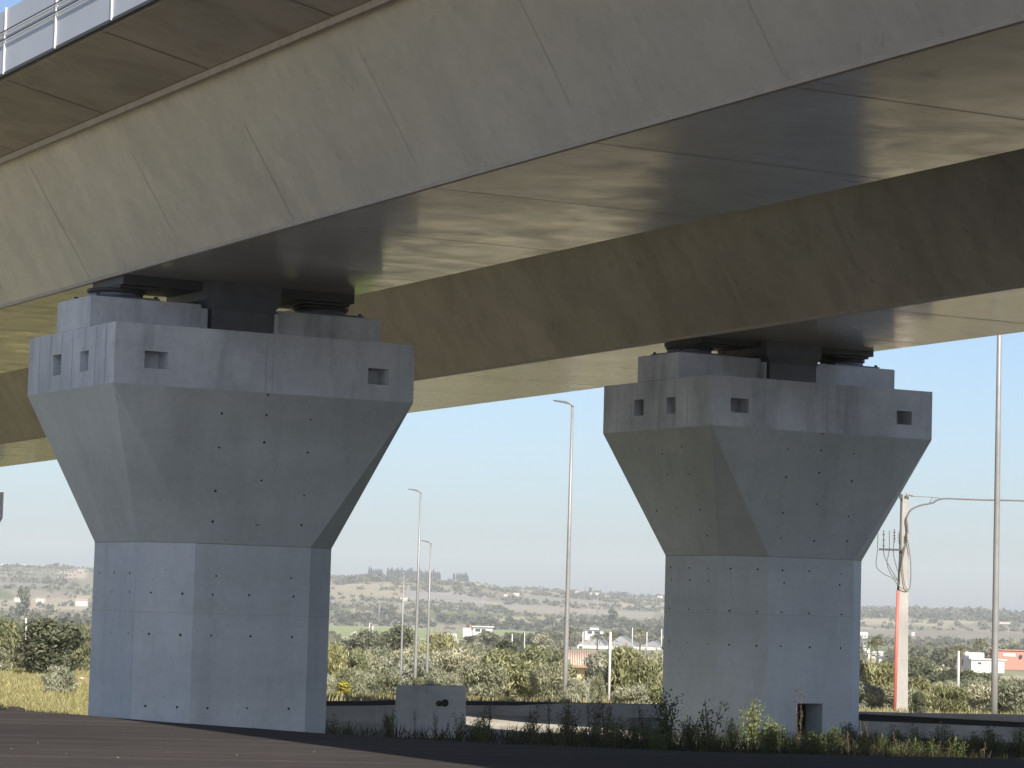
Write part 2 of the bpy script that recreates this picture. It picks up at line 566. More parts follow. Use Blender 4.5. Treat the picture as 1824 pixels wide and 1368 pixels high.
def viaduct(name, label, org, dz, webmat, post_phase, seams, xl, xr, y0=-75.0, y1=210.0):
    """Local frame: x across, y along (away), z up; the deck climbs a little towards the camera."""
    r = thing(name, label, 'bridge', org, AZ)
    sh = lambda x, y, z: (x, y, z + dz + G * y)

    def strip(mb, prof, ya, yb, mt, close=True):
        n = len(prof)
        for i in range(n if close else n - 1):
            (xa, za), (xb, zb) = prof[i], prof[(i + 1) % n]
            m2 = mt[i] if isinstance(mt, list) else mt
            mb.face([sh(xa, ya, za), sh(xa, yb, za), sh(xb, yb, zb), sh(xb, ya, zb)], m2)
        if close:
            mb.face([sh(x, ya, z) for x, z in prof], mt[0] if isinstance(mt, list) else mt)
            mb.face([sh(x, yb, z) for x, z in reversed(prof)], mt[0] if isinstance(mt, list) else mt)

    g = MB()
    # sides run from the soffit up to the slab; the soffit has a small arris
    prof = [(-1.90, 6.435), (1.97, 6.435), (3.14, 8.28), (-3.07, 8.28)]
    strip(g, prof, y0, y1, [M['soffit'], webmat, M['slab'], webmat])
    for y in seams:                    # construction joints between segments
        w = .007
        g.face([sh(-1.9, y - w, 6.432), sh(-1.9, y + w, 6.432), sh(1.97, y + w, 6.432), sh(1.97, y - w, 6.432)], M['joint'])
        n = Vector((-1.845, 0, -1.17)).normalized() * .003
        hi = random.uniform(.55, 1.0)
        lo = random.uniform(.0, .25)
        xa, za = -1.9 - 1.17 * lo, 6.435 + 1.845 * lo
        xb, zb = -1.9 - 1.17 * hi, 6.435 + 1.845 * hi
        w = .0045
        g.face([sh(xa + n.x, y - w, za + n.z), sh(xa + n.x, y + w, za + n.z), sh(xb + n.x, y + w, zb + n.z), sh(xb + n.x, y - w, zb + n.z)],
               M['dark_seam'] if random.random() < .4 else M['faint'])
    strip(g, [(-1.93, 6.42), (-1.87, 6.42), (-1.87, 6.433), (-1.925, 6.475)], y0, y1, M['ledge'])
    girder = g.build('box_girder', r)
    s = MB()
    prof = [(-3.16, 8.29), (3.22, 8.29), (xr, 8.60), (xr, 8.98), (xl, 8.98), (xl, 8.60)]
    strip(s, prof, y0, y1, [M['slab'], M['slab'], M['slab'], M['asphalt'], M['slab'], M['slab']])
    for y in seams:
        w = .01
        s.face([sh(-3.2, y - w, 8.294), sh(-3.2, y + w, 8.294), sh(xl + .02, y + w, 8.592), sh(xl + .02, y - w, 8.592)], M['joint'])
    s.build('deck_slab', r)
    d = MB()
    strip(d, [(-3.20, 8.20), (-3.13, 8.20), (-3.13, 8.285), (-3.20, 8.285)], y0, y1, M['ledge'])
    d.build('drip_ledge', r)
    for side in (-1, 1):
        f = MB()
        xo = xl - .06 if side < 0 else xr + .06
        strip(f, [(xo - .02, 8.66), (xo + .02, 8.66), (xo + .02, 9.515), (xo - .02, 9.515)], y0, y1, M['parapet'])
        strip(f, [(xo - .03, 8.615), (xo + .03, 8.615), (xo + .03, 8.655), (xo - .03, 8.655)], y0, y1, M['dark_steel'])
        pa = f.build('parapet', r)
        q = MB()
        xs = xo + side * .034
        for z in (9.075, 9.19):
            strip(q, [(xs - .012, z), (xs - .001, z), (xs - .001, z + .012), (xs - .012, z + .012)], y0, y1, M['postpaint'])
            strip(q, [(xs - .011, z + .018), (xs - .006, z + .018), (xs - .006, z + .036), (xs - .011, z + .036)], y0, y1, M['dark_steel'])
        q.build('rail', pa)
        if side < 0:
            for k in range(-8, 4):
                y = post_phase + k * 1.975
                b2 = MB()
                b2.hexa([sh(xs - .010, y - .014, 8.63), sh(xs + .012, y - .014, 8.63), sh(xs + .012, y + .014, 8.63), sh(xs - .010, y + .014, 8.63)],
                        [sh(xs - .010, y - .014, 9.54), sh(xs + .012, y - .014, 9.54), sh(xs + .012, y + .014, 9.54), sh(xs - .010, y + .014, 9.54)], M['postpaint'])
                b2.build('post', pa)
    return r


seam1 = [-8.52 - 3.62 * k for k in range(-9, 8)]
seam2 = [13.4 - 3.62 * k for k in range(-9, 14)] + [4.9, -1.0]
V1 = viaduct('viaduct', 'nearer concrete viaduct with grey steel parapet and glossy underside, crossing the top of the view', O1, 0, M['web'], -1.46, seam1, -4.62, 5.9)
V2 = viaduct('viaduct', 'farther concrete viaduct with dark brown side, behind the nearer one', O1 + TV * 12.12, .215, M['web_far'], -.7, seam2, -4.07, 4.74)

# ------------------------------------------------------------------ piers
HC, HF, LX_, LY_ = .875, 2.22, 2.4, 3.58
SX0, SX1, SY0, SY1, CHX, CHY = -1.567, 1.567, .295, 3.285, .644, .634


def holed_face(mb, o, u, v, n, U, V, holes, depth, mt, inner=None):
    """Rectangle o..o+u*U+v*V with recesses (u0,u1,v0,v1) sunk along -n."""
    o, u, v, n = map(Vector, (o, u, v, n))
    us = sorted({0, U, *[h[0] for h in holes], *[h[1] for h in holes]})
    vs = sorted({0, V, *[h[2] for h in holes], *[h[3] for h in holes]})
    P = lambda a, b2, k=0: tuple(o + u * a + v * b2 - n * k)
    for i in range(len(us) - 1):
        for j in range(len(vs) - 1):
            ca, cb = (us[i] + us[i + 1]) / 2, (vs[j] + vs[j + 1]) / 2
            if any(h[0] < ca < h[1] and h[2] < cb < h[3] for h in holes):
                continue
            mb.face([P(us[i], vs[j]), P(us[i + 1], vs[j]), P(us[i + 1], vs[j + 1]), P(us[i], vs[j + 1])], mt)
    for (a, b2, c2, d2) in holes:
        q = [(a, c2), (b2, c2), (b2, d2), (a, d2)]
        for k in range(4):
            (a1, b1), (a2_, b2_) = q[k], q[(k + 1) % 4]
            mb.face([P(a1, b1), P(a2_, b2_), P(a2_, b2_, depth), P(a1, b1, depth)], mt)
        mb.face([P(*x, depth) for x in q], inner or mt)


def octo(z):
    return [Vector((SX0 + CHX, SY0, z)), Vector((SX1 - CHX, SY0, z)), Vector((SX1, SY0 + CHY, z)), Vector((SX1, SY1 - CHY, z)),
            Vector((SX1 - CHX, SY1, z)), Vector((SX0 + CHX, SY1, z)), Vector((SX0, SY1 - CHY, z)), Vector((SX0, SY0 + CHY, z))]


def dots(mb, pts, org, p, n, r0=.017):
    """Formwork tie holes: small dark discs with a short run of stain under some."""
    n = n.normalized()
    up = (Vector((0, 0, 1)) - n * n.z).normalized()
    sd_ = up.cross(n)
    for (px, py) in pts:
        w = on_plane(px, py, org + TV * p.x + LV * p.y + Vector((0, 0, p.z)), TV * n.x + LV * n.y + Vector((0, 0, n.z)))
        q = local(w, org)
        rr_ = r0 * random.uniform(.8, 1.25)
        mb.face([q + n * .004 + (up * math.sin(a) + sd_ * math.cos(a)) * rr_ for a in [k * math.pi / 4 for k in range(8)]], M['hole'])
        if random.random() < .2:
            L = random.uniform(.08, .45)
            mb.face([q + n * .003 + sd_ * .004 - up * .02, q + n * .003 - sd_ * .004 - up * .02, q + n * .003 - sd_ * .003 - up * L, q + n * .003 + sd_ * .003 - up * L], M['faint'])


def pier(org, ztop, label, front_holes, left_holes, tie, door=None, zbase=-.9, blk=None, detailed=True):
    r = thing('bridge_pier', label, 'bridge pier', (org.x, org.y, zbase), AZ, 'piers carrying the viaducts')
    oz = lambda z: z - zbase
    zc, zf = ztop - HC, ztop - HC - HF
    A = org
    # cap
    c_ = MB()
    Z0, Z1 = oz(zc), oz(ztop)
    holed_face(c_, (-LX_, 0, Z0), (1, 0, 0), (0, 0, 1), (0, -1, 0), 2 * LX_, HC, [(a + LX_, b_ + LX_, c0 - zc, d0 - zc) for a, b_, c0, d0 in front_holes], .36, M['cap_skylit'])
    holed_face(c_, (-LX_, LY_, Z0), (0, -1, 0), (0, 0, 1), (-1, 0, 0), LY_, HC, [(LY_ - b_, LY_ - a, c0 - zc, d0 - zc) for a, b_, c0, d0 in left_holes], .36, M['cap_skylit'])
    c_.face([(LX_, 0, Z0), (LX_, LY_, Z0), (LX_, LY_, Z1), (LX_, 0, Z1)], M['cap_skylit'])
    c_.face([(LX_, LY_, Z0), (-LX_, LY_, Z0), (-LX_, LY_, Z1), (LX_, LY_, Z1)], M['cap_skylit'])
    c_.face([(-LX_, 0, Z1), (LX_, 0, Z1), (LX_, LY_, Z1), (-LX_, LY_, Z1)], M['cap_skylit'])
    if detailed:
        for yy in (.35, .75, 1.2, 1.7, 2.15, 2.6, 3.1):
            c_.face([(-LX_ - .003, yy - .006, Z0 + .02), (-LX_ - .003, yy + .006, Z0 + .02), (-LX_ - .003, yy + .006, Z1 - .02), (-LX_ - .003, yy - .006, Z1 - .02)], M['faint'])
        for xx in (-.04, .07):
            c_.face([(xx - .004, -.003, Z0), (xx + .004, -.003, Z0), (xx + .004, -.003, Z1), (xx - .004, -.003, Z1)], M['faint'])
    c_.build('cap', r)
    # flared head + octagonal shaft, one casting
    s = MB()
    ra = [Vector((-LX_, 0, Z0)), Vector((LX_, 0, Z0)), Vector((LX_, LY_, Z0)), Vector((-LX_, LY_, Z0))]
    ot = octo(oz(zf)); ob = octo(0.0)
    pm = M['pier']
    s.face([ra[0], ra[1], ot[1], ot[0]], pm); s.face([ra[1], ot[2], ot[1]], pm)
    s.face([ra[1], ra[2], ot[3], ot[2]], pm); s.face([ra[2], ot[4], ot[3]], pm)
    s.face([ra[2], ra[3], ot[5], ot[4]], pm); s.face([ra[3], ot[6], ot[5]], pm)
    s.face([ra[3], ra[0], ot[7], ot[6]], pm); s.face([ra[0], ot[0], ot[7]], pm)
    s.face([ra[3], ra[2], ra[1], ra[0]], pm)
    H = oz(zf)
    for k in range(8):
        p0, p1 = ob[k], ob[(k + 1) % 8]
        if door and k == 0:
            W = (p1 - p0).length
            holed_face(s, p0, (1, 0, 0), (0, 0, 1), (0, -1, 0), W, H, [door], .5, M['shaft_skylit'], M['hole'])
        else:
            s.face([p0, p1, ot[(k + 1) % 8], ot[k]], M['shaft_skylit'])
    s.face(list(reversed(ob)), pm)
    if detailed:
        for k in (7, 0, 6, 1):          # lift line of the pour and the casting joint
            p0, p1 = ob[k], ob[(k + 1) % 8]
            nrm = (p1 - p0).cross(Vector((0, 0, 1))).normalized() * .003
            for hz, w, mk in ((H - 1.02, .004, 'faint'), (H - .004, .0045, 'dark_seam')):
                s.face([p0 + nrm + Vector((0, 0, hz - w)), p1 + nrm + Vector((0, 0, hz - w)), p1 + nrm + Vector((0, 0, hz + w)), p0 + nrm + Vector((0, 0, hz + w))], M[mk])
        off = Vector((0, 0, zbase))
        O = Vector((A.x, A.y, zbase))
        nf = (ra[1] - ra[0]).cross(ot[0] - ra[0]).normalized()
        if nf.y > 0: nf = -nf
        nl = (ra[3] - ra[0]).cross(ot[7] - ra[0]).normalized()
        if nl.x > 0: nl = -nl
        nc = (ob[0] - ob[7]).cross(Vector((0, 0, 1))).normalized()
        if nc.y > 0: nc = -nc
        for key, pp, nn in (('flare_front', ra[0], nf), ('flare_left', ra[0], nl), ('front', ob[0], Vector((0, -1, 0))), ('left', ob[7], Vector((-1, 0, 0))),
                            ('chamfer', ob[0], nc)):
            dots(s, tie.get(key, []), O, pp, nn)
    s.build('shaft', r)
    # bearing blocks, bearings, shear key
    y0, y1 = 1.10, 2.46
    for k, (xa, xb) in enumerate(((-2.385, -.62), (.62, 2.385))):
        b_ = MB()
        b_.box(xa, xb, y0, y1, Z1, Z1 + .47, M['cap_skylit'] if blk is None else blk, .012)
        if k == 0:
            b_.box(xb + .003, xb + .2, y0 + .06, y1, Z1, Z1 + .42, M['cap_skylit'])
        bo = b_.build('bearing_block', r)
        xm = -1.72 if k == 0 else 1.66
        br = MB()
        ym = (y0 + y1) / 2
        br.box(xm - .50, xm + .50, ym - .50, ym + .50, Z1 + .472, Z1 + .515, M['bearing'])
        br.tube([(xm, ym, Z1 + .515), (xm, ym, Z1 + .60)], .40, M['bearing'], 28)
        br.tube([(xm, ym, Z1 + .60), (xm, ym, Z1 + .645)], .43, M['dark_steel'], 28)
        br.box(max(xm - .52, -1.85), min(xm + .52, 1.92), ym - .48, ym + .48, Z1 + .645, Z1 + .68, M['dark_steel'])
        for sx in (-1, 1):
            for sy in (-1, 1):
                br.tube([(xm + sx * .46, ym + sy * .44, Z1 + .515), (xm + sx * .46, ym + sy * .44, Z1 + .55)], .03, M['dark_steel'], 6)
        br.build('bearing', r)
        pl = MB()
        top = oz(0) + 6.43
        xa_, xb_ = (-1.86, -.42) if k == 0 else (.50, 1.93)
        pl.box(xa_, xb_, ym - .62, ym + .62, Z1 + .682, Z1 + .95, M['dark_steel'])
        pl.build('sole_plate', r)
    k_ = MB()
    k_.hexa([(-.50, 1.0, Z1), (.50, 1.0, Z1), (.50, 2.5, Z1), (-.50, 2.5, Z1)], [(-.50, 1.0, Z1 + .40), (.50, 1.0, Z1 + .40), (.50, 2.5, Z1 + .40), (-.50, 2.5, Z1 + .40)], M['key'])
    k_.hexa([(-.50, 1.0, Z1 + .40), (.50, 1.0, Z1 + .40), (.50, 2.5, Z1 + .40), (-.50, 2.5, Z1 + .40)], [(-.60, .95, Z1 + .55), (.60, .95, Z1 + .55), (.60, 2.55, Z1 + .55), (-.60, 2.55, Z1 + .55)], M['key'], (False, False))
    k_.hexa([(-.60, .95, Z1 + .55), (.60, .95, Z1 + .55), (.60, 2.55, Z1 + .55), (-.60, 2.55, Z1 + .55)], [(-.60, .95, Z1 + .95), (.60, .95, Z1 + .95), (.60, 2.55, Z1 + .95), (-.60, 2.55, Z1 + .95)], M['key'], (False, True))
    k_.build('shear_key', r)
    if detailed:
        for x in (-.60, .56):
            w = MB()
            w.box(x - .035, x + .035, 1.0, 1.25, Z1, Z1 + .40, M['cap_skylit'])
            w.build('stop_plate', r)
    return r


h3 = lambda L, ox=0, oy=684: [(ox + x / 2, oy + y / 2) for x, y in L]
tie1 = {
    'flare_front': h3([(790, 105), (949, 111), (1106, 126), (780, 226), (941, 208), (1096, 244), (767, 381), (931, 344), (1083, 397), (757, 490), (917, 502), (1074, 503), (955, 39)]),
    'front': h3([(770, 684), (1037, 692), (757, 750), (887, 752), (1045, 757), (752, 896), (892, 899), (1040, 902), (739, 1155), (880, 1155), (1028, 1157)]),
    'chamfer': h3([(538, 743), (650, 747), (531, 890), (643, 894), (518, 1147), (631, 1151)]),
    'left': h3([(355, 672), (407, 672), (463, 674), (399, 740), (463, 741), (395, 885), (457, 887)]),
}
tie2 = {
    'flare_left': h3([(453, 231), (605, 224), (535, 248), (480, 329), (632, 322), (555, 322), (516, 451), (670, 449), (588, 440), (696, 540)], 912),
    'flare_front': h3([(982, 233), (1101, 236), (1218, 248), (976, 332), (1094, 317), (1210, 346), (965, 459), (1086, 428), (1199, 472), (958, 549), (1076, 559), (1193, 560), (1105, 178)], 912),
    'left': h3([(566, 653), (632, 655), (700, 657), (569, 697), (634, 698), (700, 700), (562, 800), (629, 803), (700, 804), (560, 917), (625, 920), (699, 926)], 912),
    'chamfer': h3([(779, 658), (876, 660), (775, 808), (873, 811), (773, 929), (871, 933)], 912),
    'front': h3([(963, 664), (1059, 667), (1172, 677), (969, 709), (1167, 716), (961, 814), (1057, 817), (1173, 821), (957, 934), (1060, 938), (1170, 941)], 912),
}
ZT1, ZT2 = 1.71 + 3.886, 1.71 + 4.10
pier(O1, ZT1, 'concrete pier with flared head under the nearer viaduct, its left cap face pale blue', [(-1.94, -1.58, 4.96, 5.21), (1.63, 1.98, 4.96, 5.20)],
     [(2.17, 2.51, 4.96, 5.27), (1.03, 1.37, 4.95, 5.25)], tie1)
pier(O2, ZT2, 'concrete pier with flared head and a square opening at its foot, under the farther viaduct', [(-2.0, -1.62, 5.185, 5.435), (1.60, 1.94, 5.18, 5.425)],
     [(2.2, 2.52, 5.205, 5.50), (1.15, 1.45, 5.195, 5.487)], tie2, door=(.67, 1.22, .45, 1.05))
O3 = O2 + LV * 50.5
pier(O3, ZT2 + G * 50.5, 'distant dark pier whose cap just enters the left edge of the picture', [], [], {}, zbase=gz(O3.x, O3.y) - .3, detailed=False)

# ------------------------------------------------------------------ foliage meshes
def leaf_mesh(name, pos, nrm, sx, sy, tone, mt, updir=None):
    n = len(pos)
    nrm = nrm / (np.linalg.norm(nrm, axis=1, keepdims=True) + 1e-9)
    ref = rng.normal(size=(n, 3)) if updir is None else updir
    a = np.cross(nrm, ref); a /= np.linalg.norm(a, axis=1, keepdims=True) + 1e-9
    b_ = np.cross(a, nrm)
    sx = np.broadcast_to(sx, (n,))[:, None]; sy = np.broadcast_to(sy, (n,))[:, None]
    v = np.stack([pos - b_ * sy, pos + a * sx * .9 - b_ * sy * .1, pos + b_ * sy, pos - a * sx * .9 + b_ * sy * .1], 1).reshape(-1, 3)
    me = bpy.data.meshes.new(name)
    me.vertices.add(4 * n)
    me.vertices.foreach_set('co', v.ravel())
    me.loops.add(4 * n)
    me.loops.foreach_set('vertex_index', np.arange(4 * n))
    me.polygons.add(n)
    me.polygons.foreach_set('loop_start', np.arange(n) * 4)
    me.polygons.foreach_set('loop_total', np.full(n, 4))
    me.update(calc_edges=True)
    at2 = me.attributes.new('tone', 'FLOAT', 'FACE')
    at2.data.foreach_set('value', np.clip(tone, 0, 1))
    me.materials.append(mt)
    return me


def crown(name, mt, n, lobes, leaf, flat=.8, low=.18, upright=0.0, aspect=1.8, spiky=.25):
    """Leaves spread through several lobes filling a unit-wide, unit-high crown; every lobe has its own tone."""
    C_ = []
    for k in range(lobes):
        a = rng.uniform(0, 2 * math.pi); q = math.sqrt(rng.uniform(0, 1)) * .36
        z = rng.uniform(low + .10, .82)
        q *= 1.0 - .75 * max(0, (z - .5) / .5)
        rad_ = rng.uniform(.12, .22)
        C_.append((math.cos(a) * q, math.sin(a) * q, z, rad_, rng.uniform(-.22, .22)))
    C_ = np.array(C_)
    w = C_[:, 3] ** 2; w /= w.sum()
    pick = rng.choice(lobes, n, p=w)
    d = rng.normal(size=(n, 3)); d /= np.linalg.norm(d, axis=1, keepdims=True)
    rad_ = C_[pick, 3] * (rng.uniform(.35, 1.0, n) ** .45) * (1 + spiky * rng.normal(size=n) * .5)
    pos = C_[pick, :3] + d * rad_[:, None] * np.array([1, 1, flat])
    pos[:, 2] = np.maximum(pos[:, 2], low * rng.uniform(.1, 1.0, n))
    tone = .5 + C_[pick, 4] + rng.normal(size=n) * .2
    nr = d + rng.normal(size=(n, 3)) * .65
    up = None
    if upright:
        up = d * .6 + np.array([0, 0, 1.0]) * upright + rng.normal(size=(n, 3)) * .35
        nr = d * .9 + np.array([0, 0, .25]) + rng.normal(size=(n, 3)) * .55
    s = leaf * rng.uniform(.6, 1.35, n)
    return leaf_mesh(name, pos, nr, s, s * aspect, tone, mt, up)


def trunk(name, branches=4, lean=.1):
    mb = MB()
    top = Vector((random.uniform(-lean, lean), random.uniform(-lean, lean), .42))
    mb.tube([(0, 0, -.06), (0, 0, .05), tuple(top * .6), tuple(top)], [.055, .042, .032, .024], M['bark'], 7)
    for k in range(branches):
        a = 2 * math.pi * k / branches + random.uniform(-.4, .4)
        e = top + Vector((math.cos(a) * .26, math.sin(a) * .26, random.uniform(.15, .34)))
        mb.tube([tuple(top * .75), tuple(top * .6 + e * .4 + Vector((0, 0, .02))), tuple(e)], [.022, .016, .006], M['bark'], 5)
    o = mb.build(name)
    me = o.data
    bpy.data.objects.remove(o)
    return me


KIND = {}


def kind(k, mk, n, lobes, leaf, cnt=2, **kw):
    KIND[k] = [(crown(k + '_crown', M[mk], n, lobes, leaf, **kw), trunk(k + '_trunk')) for _ in range(cnt)]


kind('olive', 'olive', 9000, 22, .0105, 3, aspect=4.6, upright=1.2, flat=1.15, low=.05)
kind('silver', 'olive_pale', 9000, 22, .0105, 3, aspect=4.8, upright=1.5, flat=1.15, low=.05)
kind('dark', 'darkleaf', 9000, 24, .0140, 2, aspect=2.2, upright=.5, flat=1.0, low=.03)
kind('green', 'green', 9000, 22, .0115, 3, aspect=4.0, upright=1.1, flat=1.1, low=.05)
kind('willow', 'willow', 7000, 20, .011, 2, aspect=5.5, upright=1.6, flat=1.2, low=.05)
kind('gold', 'yellowleaf', 900, 9, .035, 1, aspect=1.6)
kind('mid', 'far', 1100, 12, .038, 4, aspect=1.5, low=.03)
kind('midolive', 'olive', 1100, 12, .038, 3, aspect=1.6, low=.03)
kind('middark', 'darkleaf', 1100, 12, .038, 2, aspect=1.4, low=.03)


def cyp():
    n = 420
    z = rng.uniform(.03, 1, n)
    w = .5 * np.sin(np.pi * np.clip(z * .88 + .12, 0, 1)) ** .7
    a = rng.uniform(0, 2 * np.pi, n)
    q = w * rng.uniform(.55, 1, n)
    pos = np.stack([np.cos(a) * q, np.sin(a) * q, z], -1)
    return leaf_mesh('cypress_crown', pos, np.stack([np.cos(a), np.sin(a), z * 0 + .2], -1) + rng.normal(size=(n, 3)) * .3, .1, .05, rng.uniform(0, 1, n), M['cypress'])


KIND['cypress'] = [(cyp(), trunk('cypress_trunk', 0, 0)) for _ in range(2)]


def palm_meshes():
    P, N, SXs, SYs, U = [], [], [], [], []
    for k in range(26):
        a = rng.uniform(0, 2 * np.pi); el = rng.uniform(-.5, 1.3)
        for j in range(9):
            s = (j + 1) / 9
            r_ = .5 * s * math.cos(el * (1 - .3 * s)); z = .72 + .32 * s * math.sin(el) - .22 * s * s
            P.append((math.cos(a) * r_, math.sin(a) * r_, z)); N.append((-.3 * math.cos(a), -.3 * math.sin(a), 1))
            SXs.append(.045); SYs.append(.05); U.append((math.cos(a), math.sin(a), .1))
    n = len(P)
    me = leaf_mesh('palm_crown', np.array(P), np.array(N) + rng.normal(size=(n, 3)) * .4, np.array(SXs), np.array(SYs), rng.uniform(0, 1, n), M['frond'], np.array(U))
    mb = MB()
    mb.tube([(0, 0, -.03), (.01, 0, .35), (0, 0, .74)], [.05, .04, .045], M['bark'], 8)
    o = mb.build('palm_trunk'); tm = o.data; bpy.data.objects.remove(o)
    return me, tm


KIND['palm'] = [palm_meshes()]
ntree = 0


def tree(name, k, label, cat, px, top, wpx, d, group=None, base=None, sink=0.0):
    """Tree standing on the ground d metres ahead in picture column px, its top at row `top`, wpx wide."""
    global ntree
    ntree += 1
    x = at(px, 1150, d).x
    z0 = gz(x, d)
    h = max(.4, at(px, top, d).z - z0 + sink)
    w = min(wpx / F * d, h * (1.9 if k == 'dark' else 1.5))
    cr_, tr_ = KIND[k][ntree % len(KIND[k])]
    r = thing(name, label, cat, (x, d, z0 - sink), random.uniform(0, 6.28), group)
    r.scale = (w / .86, w / .86, h / .98)
    child('crown', cr_, r)
    child('trunk', tr_, r)
    return r


T = [
    # left field
    ('carob_tree', 'dark', 'broad dark green tree at the edge of the yellow field left of the big pier', 88, 1095, 150, 158),
    ('olive_tree', 'willow', 'yellowish olive tree at the left picture edge, left of the broad dark tree', 18, 1104, 92, 172),
    ('olive_tree', 'olive', 'olive tree partly cut by the left picture edge beside the yellow field', -12, 1150, 70, 160),
    ('round_shrub', 'silver', 'round grey shrub standing alone in the yellow field', 106, 1186, 62, 128),
    ('olive_tree', 'green', 'green tree behind the dark tree, half hidden by the big pier', 150, 1112, 70, 175),
    ('olive_tree', 'olive', 'small grey green tree behind the short white post at left', 58, 1108, 70, 200),
    # centre
    ('olive_tree', 'willow', 'yellow green tree tight against the right edge of the big pier', 596, 1148, 62, 132),
    ('flowering_shrub', 'gold', 'small shrub with yellow flowers beside the big pier', 613, 1210, 40, 95),
    ('olive_tree', 'silver', 'large silvery olive tree left of the three lamp posts', 668, 1168, 116, 206),
    ('olive_tree', 'silver', 'silvery olive tree directly behind the concrete block', 742, 1170, 100, 210),
    ('olive_tree', 'olive', 'grey green tree behind the silvery olive left of the lamp posts', 655, 1126, 110, 260),
    ('oak_tree', 'dark', 'dark green tree rising behind the thinnest of three lamp posts', 712, 1110, 92, 285),
    ('olive_tree', 'willow', 'yellow green tree just right of the three lamp posts', 786, 1126, 76, 240),
    ('olive_tree', 'silver', 'grey olive tree right of and behind the concrete block', 815, 1150, 96, 196),
    ('olive_tree', 'olive', 'low olive tree over the right shoulder of the concrete block', 864, 1176, 96, 100),
    ('olive_tree', 'green', 'leafy green tree in the middle between the two big piers', 908, 1152, 132, 112),
    ('olive_tree', 'green', 'green tree immediately left of the tall single lamp post', 962, 1148, 116, 122),
    ('olive_tree', 'olive', 'low olive tree at the foot of the tall single lamp post', 978, 1180, 70, 98),
    ('silver_shrub', 'silver', 'pale shrub in front of the yellow house, right of the lamp post', 1028, 1208, 46, 90),
    ('brown_shrub', 'olive', 'small brownish shrub between the yellow house and the white pole', 1068, 1204, 34, 100),
    ('willow_tree', 'willow', 'broad feathery tree right of the white pole by the yellow house', 1116, 1152, 112, 122),
    ('willow_tree', 'green', 'green feathery tree touching the left side of the second pier', 1160, 1166, 84, 112),
    ('silver_shrub', 'silver', 'low pale hedge shrub below the feathery tree near the second pier', 1128, 1218, 76, 82),
    ('olive_tree', 'olive', 'grey green tree behind the middle trees, left of the bungalow wall', 842, 1140, 70, 205),
    ('olive_tree', 'mid', 'small dark tree in front of the farther green field, centre', 902, 1138, 60, 235),
    ('olive_tree', 'green', 'tree behind the tall lamp post at the edge of the green vine field', 985, 1150, 66, 210),
    ('olive_tree', 'olive', 'olive tree behind the pale silvery ones, straight above the concrete block', 756, 1138, 90, 250),
    ('olive_tree', 'green', 'low green tree behind the yellow flowering shrub', 632, 1150, 60, 150),
    ('silver_shrub', 'silver', 'low pale shrub at the foot of the silvery olive, left of the lamp posts', 650, 1196, 86, 130),
    ('silver_shrub', 'silver', 'low pale shrub just left of the concrete block top', 692, 1204, 44, 126),
    ('silver_shrub', 'olive', 'low grey shrub just above the right half of the concrete block', 800, 1200, 64, 130),
    # right
    ('willow_tree', 'willow', 'tall feathery tree between the second pier and the utility pole', 1556, 1178, 104, 112),
    ('olive_tree', 'green', 'green tree close behind the utility pole on its left', 1588, 1206, 52, 118),
    ('willow_tree', 'willow', 'feathery yellow green tree just right of the utility pole', 1648, 1206, 100, 118),
    ('dark_shrub', 'dark', 'small dark shrub against the low wall beside the utility pole', 1637, 1228, 36, 63),
    ('olive_tree', 'willow', 'pale low tree between the utility pole and the thin white pole', 1690, 1222, 90, 98),
    ('carob_tree', 'dark', 'dark green tree between the black shed and the tall right lamp post', 1738, 1190, 100, 152),
    ('olive_tree', 'silver', 'silvery tree at the foot of the tall right lamp post', 1762, 1210, 86, 108),
    ('olive_tree', 'olive', 'olive tree at the right picture edge below the red building', 1812, 1204, 100, 104),
    ('olive_tree', 'green', 'rounded green tree above the pale low tree, in front of the palms', 1638, 1166, 74, 300),
    ('olive_tree', 'dark', 'dark tree whose crown covers the roof of the black shed', 1692, 1186, 40, 225),
]
for nm, k, lab, px, top, w, d in T:
    tree(nm, k, lab, 'shrub' if 'shrub' in nm else 'tree', px, top, w, d)

gk = {'olive': 'grey green olive tree in the dense grove behind the low wall', 'silver': 'silvery olive tree in the dense grove behind the low wall', 'green': 'leafy green tree in the dense grove behind the low wall'}
for lo, hi, n in ((585, 1180, 40), (1530, 1824, 16), (-10, 60, 3), (330, 585, 14), (1180, 1530, 20), (1824, 2050, 9)):
    for j in range(n):
        px = lo + (hi - lo) * (j + random.random()) / n
        d = random.choice([random.uniform(116, 150), random.uniform(205, 280)])
        if 970 < px < 1070 or 1665 < px < 1700: d = random.uniform(112, 125)
        if px < 100: d = random.uniform(205, 280)
        if px > 1525: d = random.uniform(108, 150)
        k = random.choice(['olive', 'silver', 'green', 'olive', 'silver'])
        x = at(px, 1150, d).x
        z0 = gz(x, d)
        top = random.uniform(1150, 1182) if d > 200 else random.uniform(1168, 1205)
        if 700 < px < 775 and d < 200: top = random.uniform(1205, 1214)
        if 970 < px < 1070 or 1665 < px < 1700: top = random.uniform(1214, 1224)
        if px > 1525: top = random.uniform(1202, 1226)
        h = max(.8, at(px, top, d).z - z0)
        w = h * random.uniform(.95, 1.35)
        ca, ta = random.choice(KIND[k])
        r = thing('olive_tree', gk[k], 'tree', (x, d, z0), random.uniform(0, 6.28), 'trees of the grove behind the low wall')
        r.scale = (w / .86, w / .86, h / .98)
        child('crown', ca, r); child('trunk', ta, r)

# middle distance: one by one, keeping the open fields open
LBL = {
    'mid': ('small rounded green tree among the far fields of the valley', 'trees scattered through the valley'),
    'midolive': ('small greyish olive tree among the far fields of the valley', 'olive trees scattered through the valley'),
    'middark': ('small dark tree in the hedgerows of the far valley', 'dark trees in the valley hedgerows'),
}


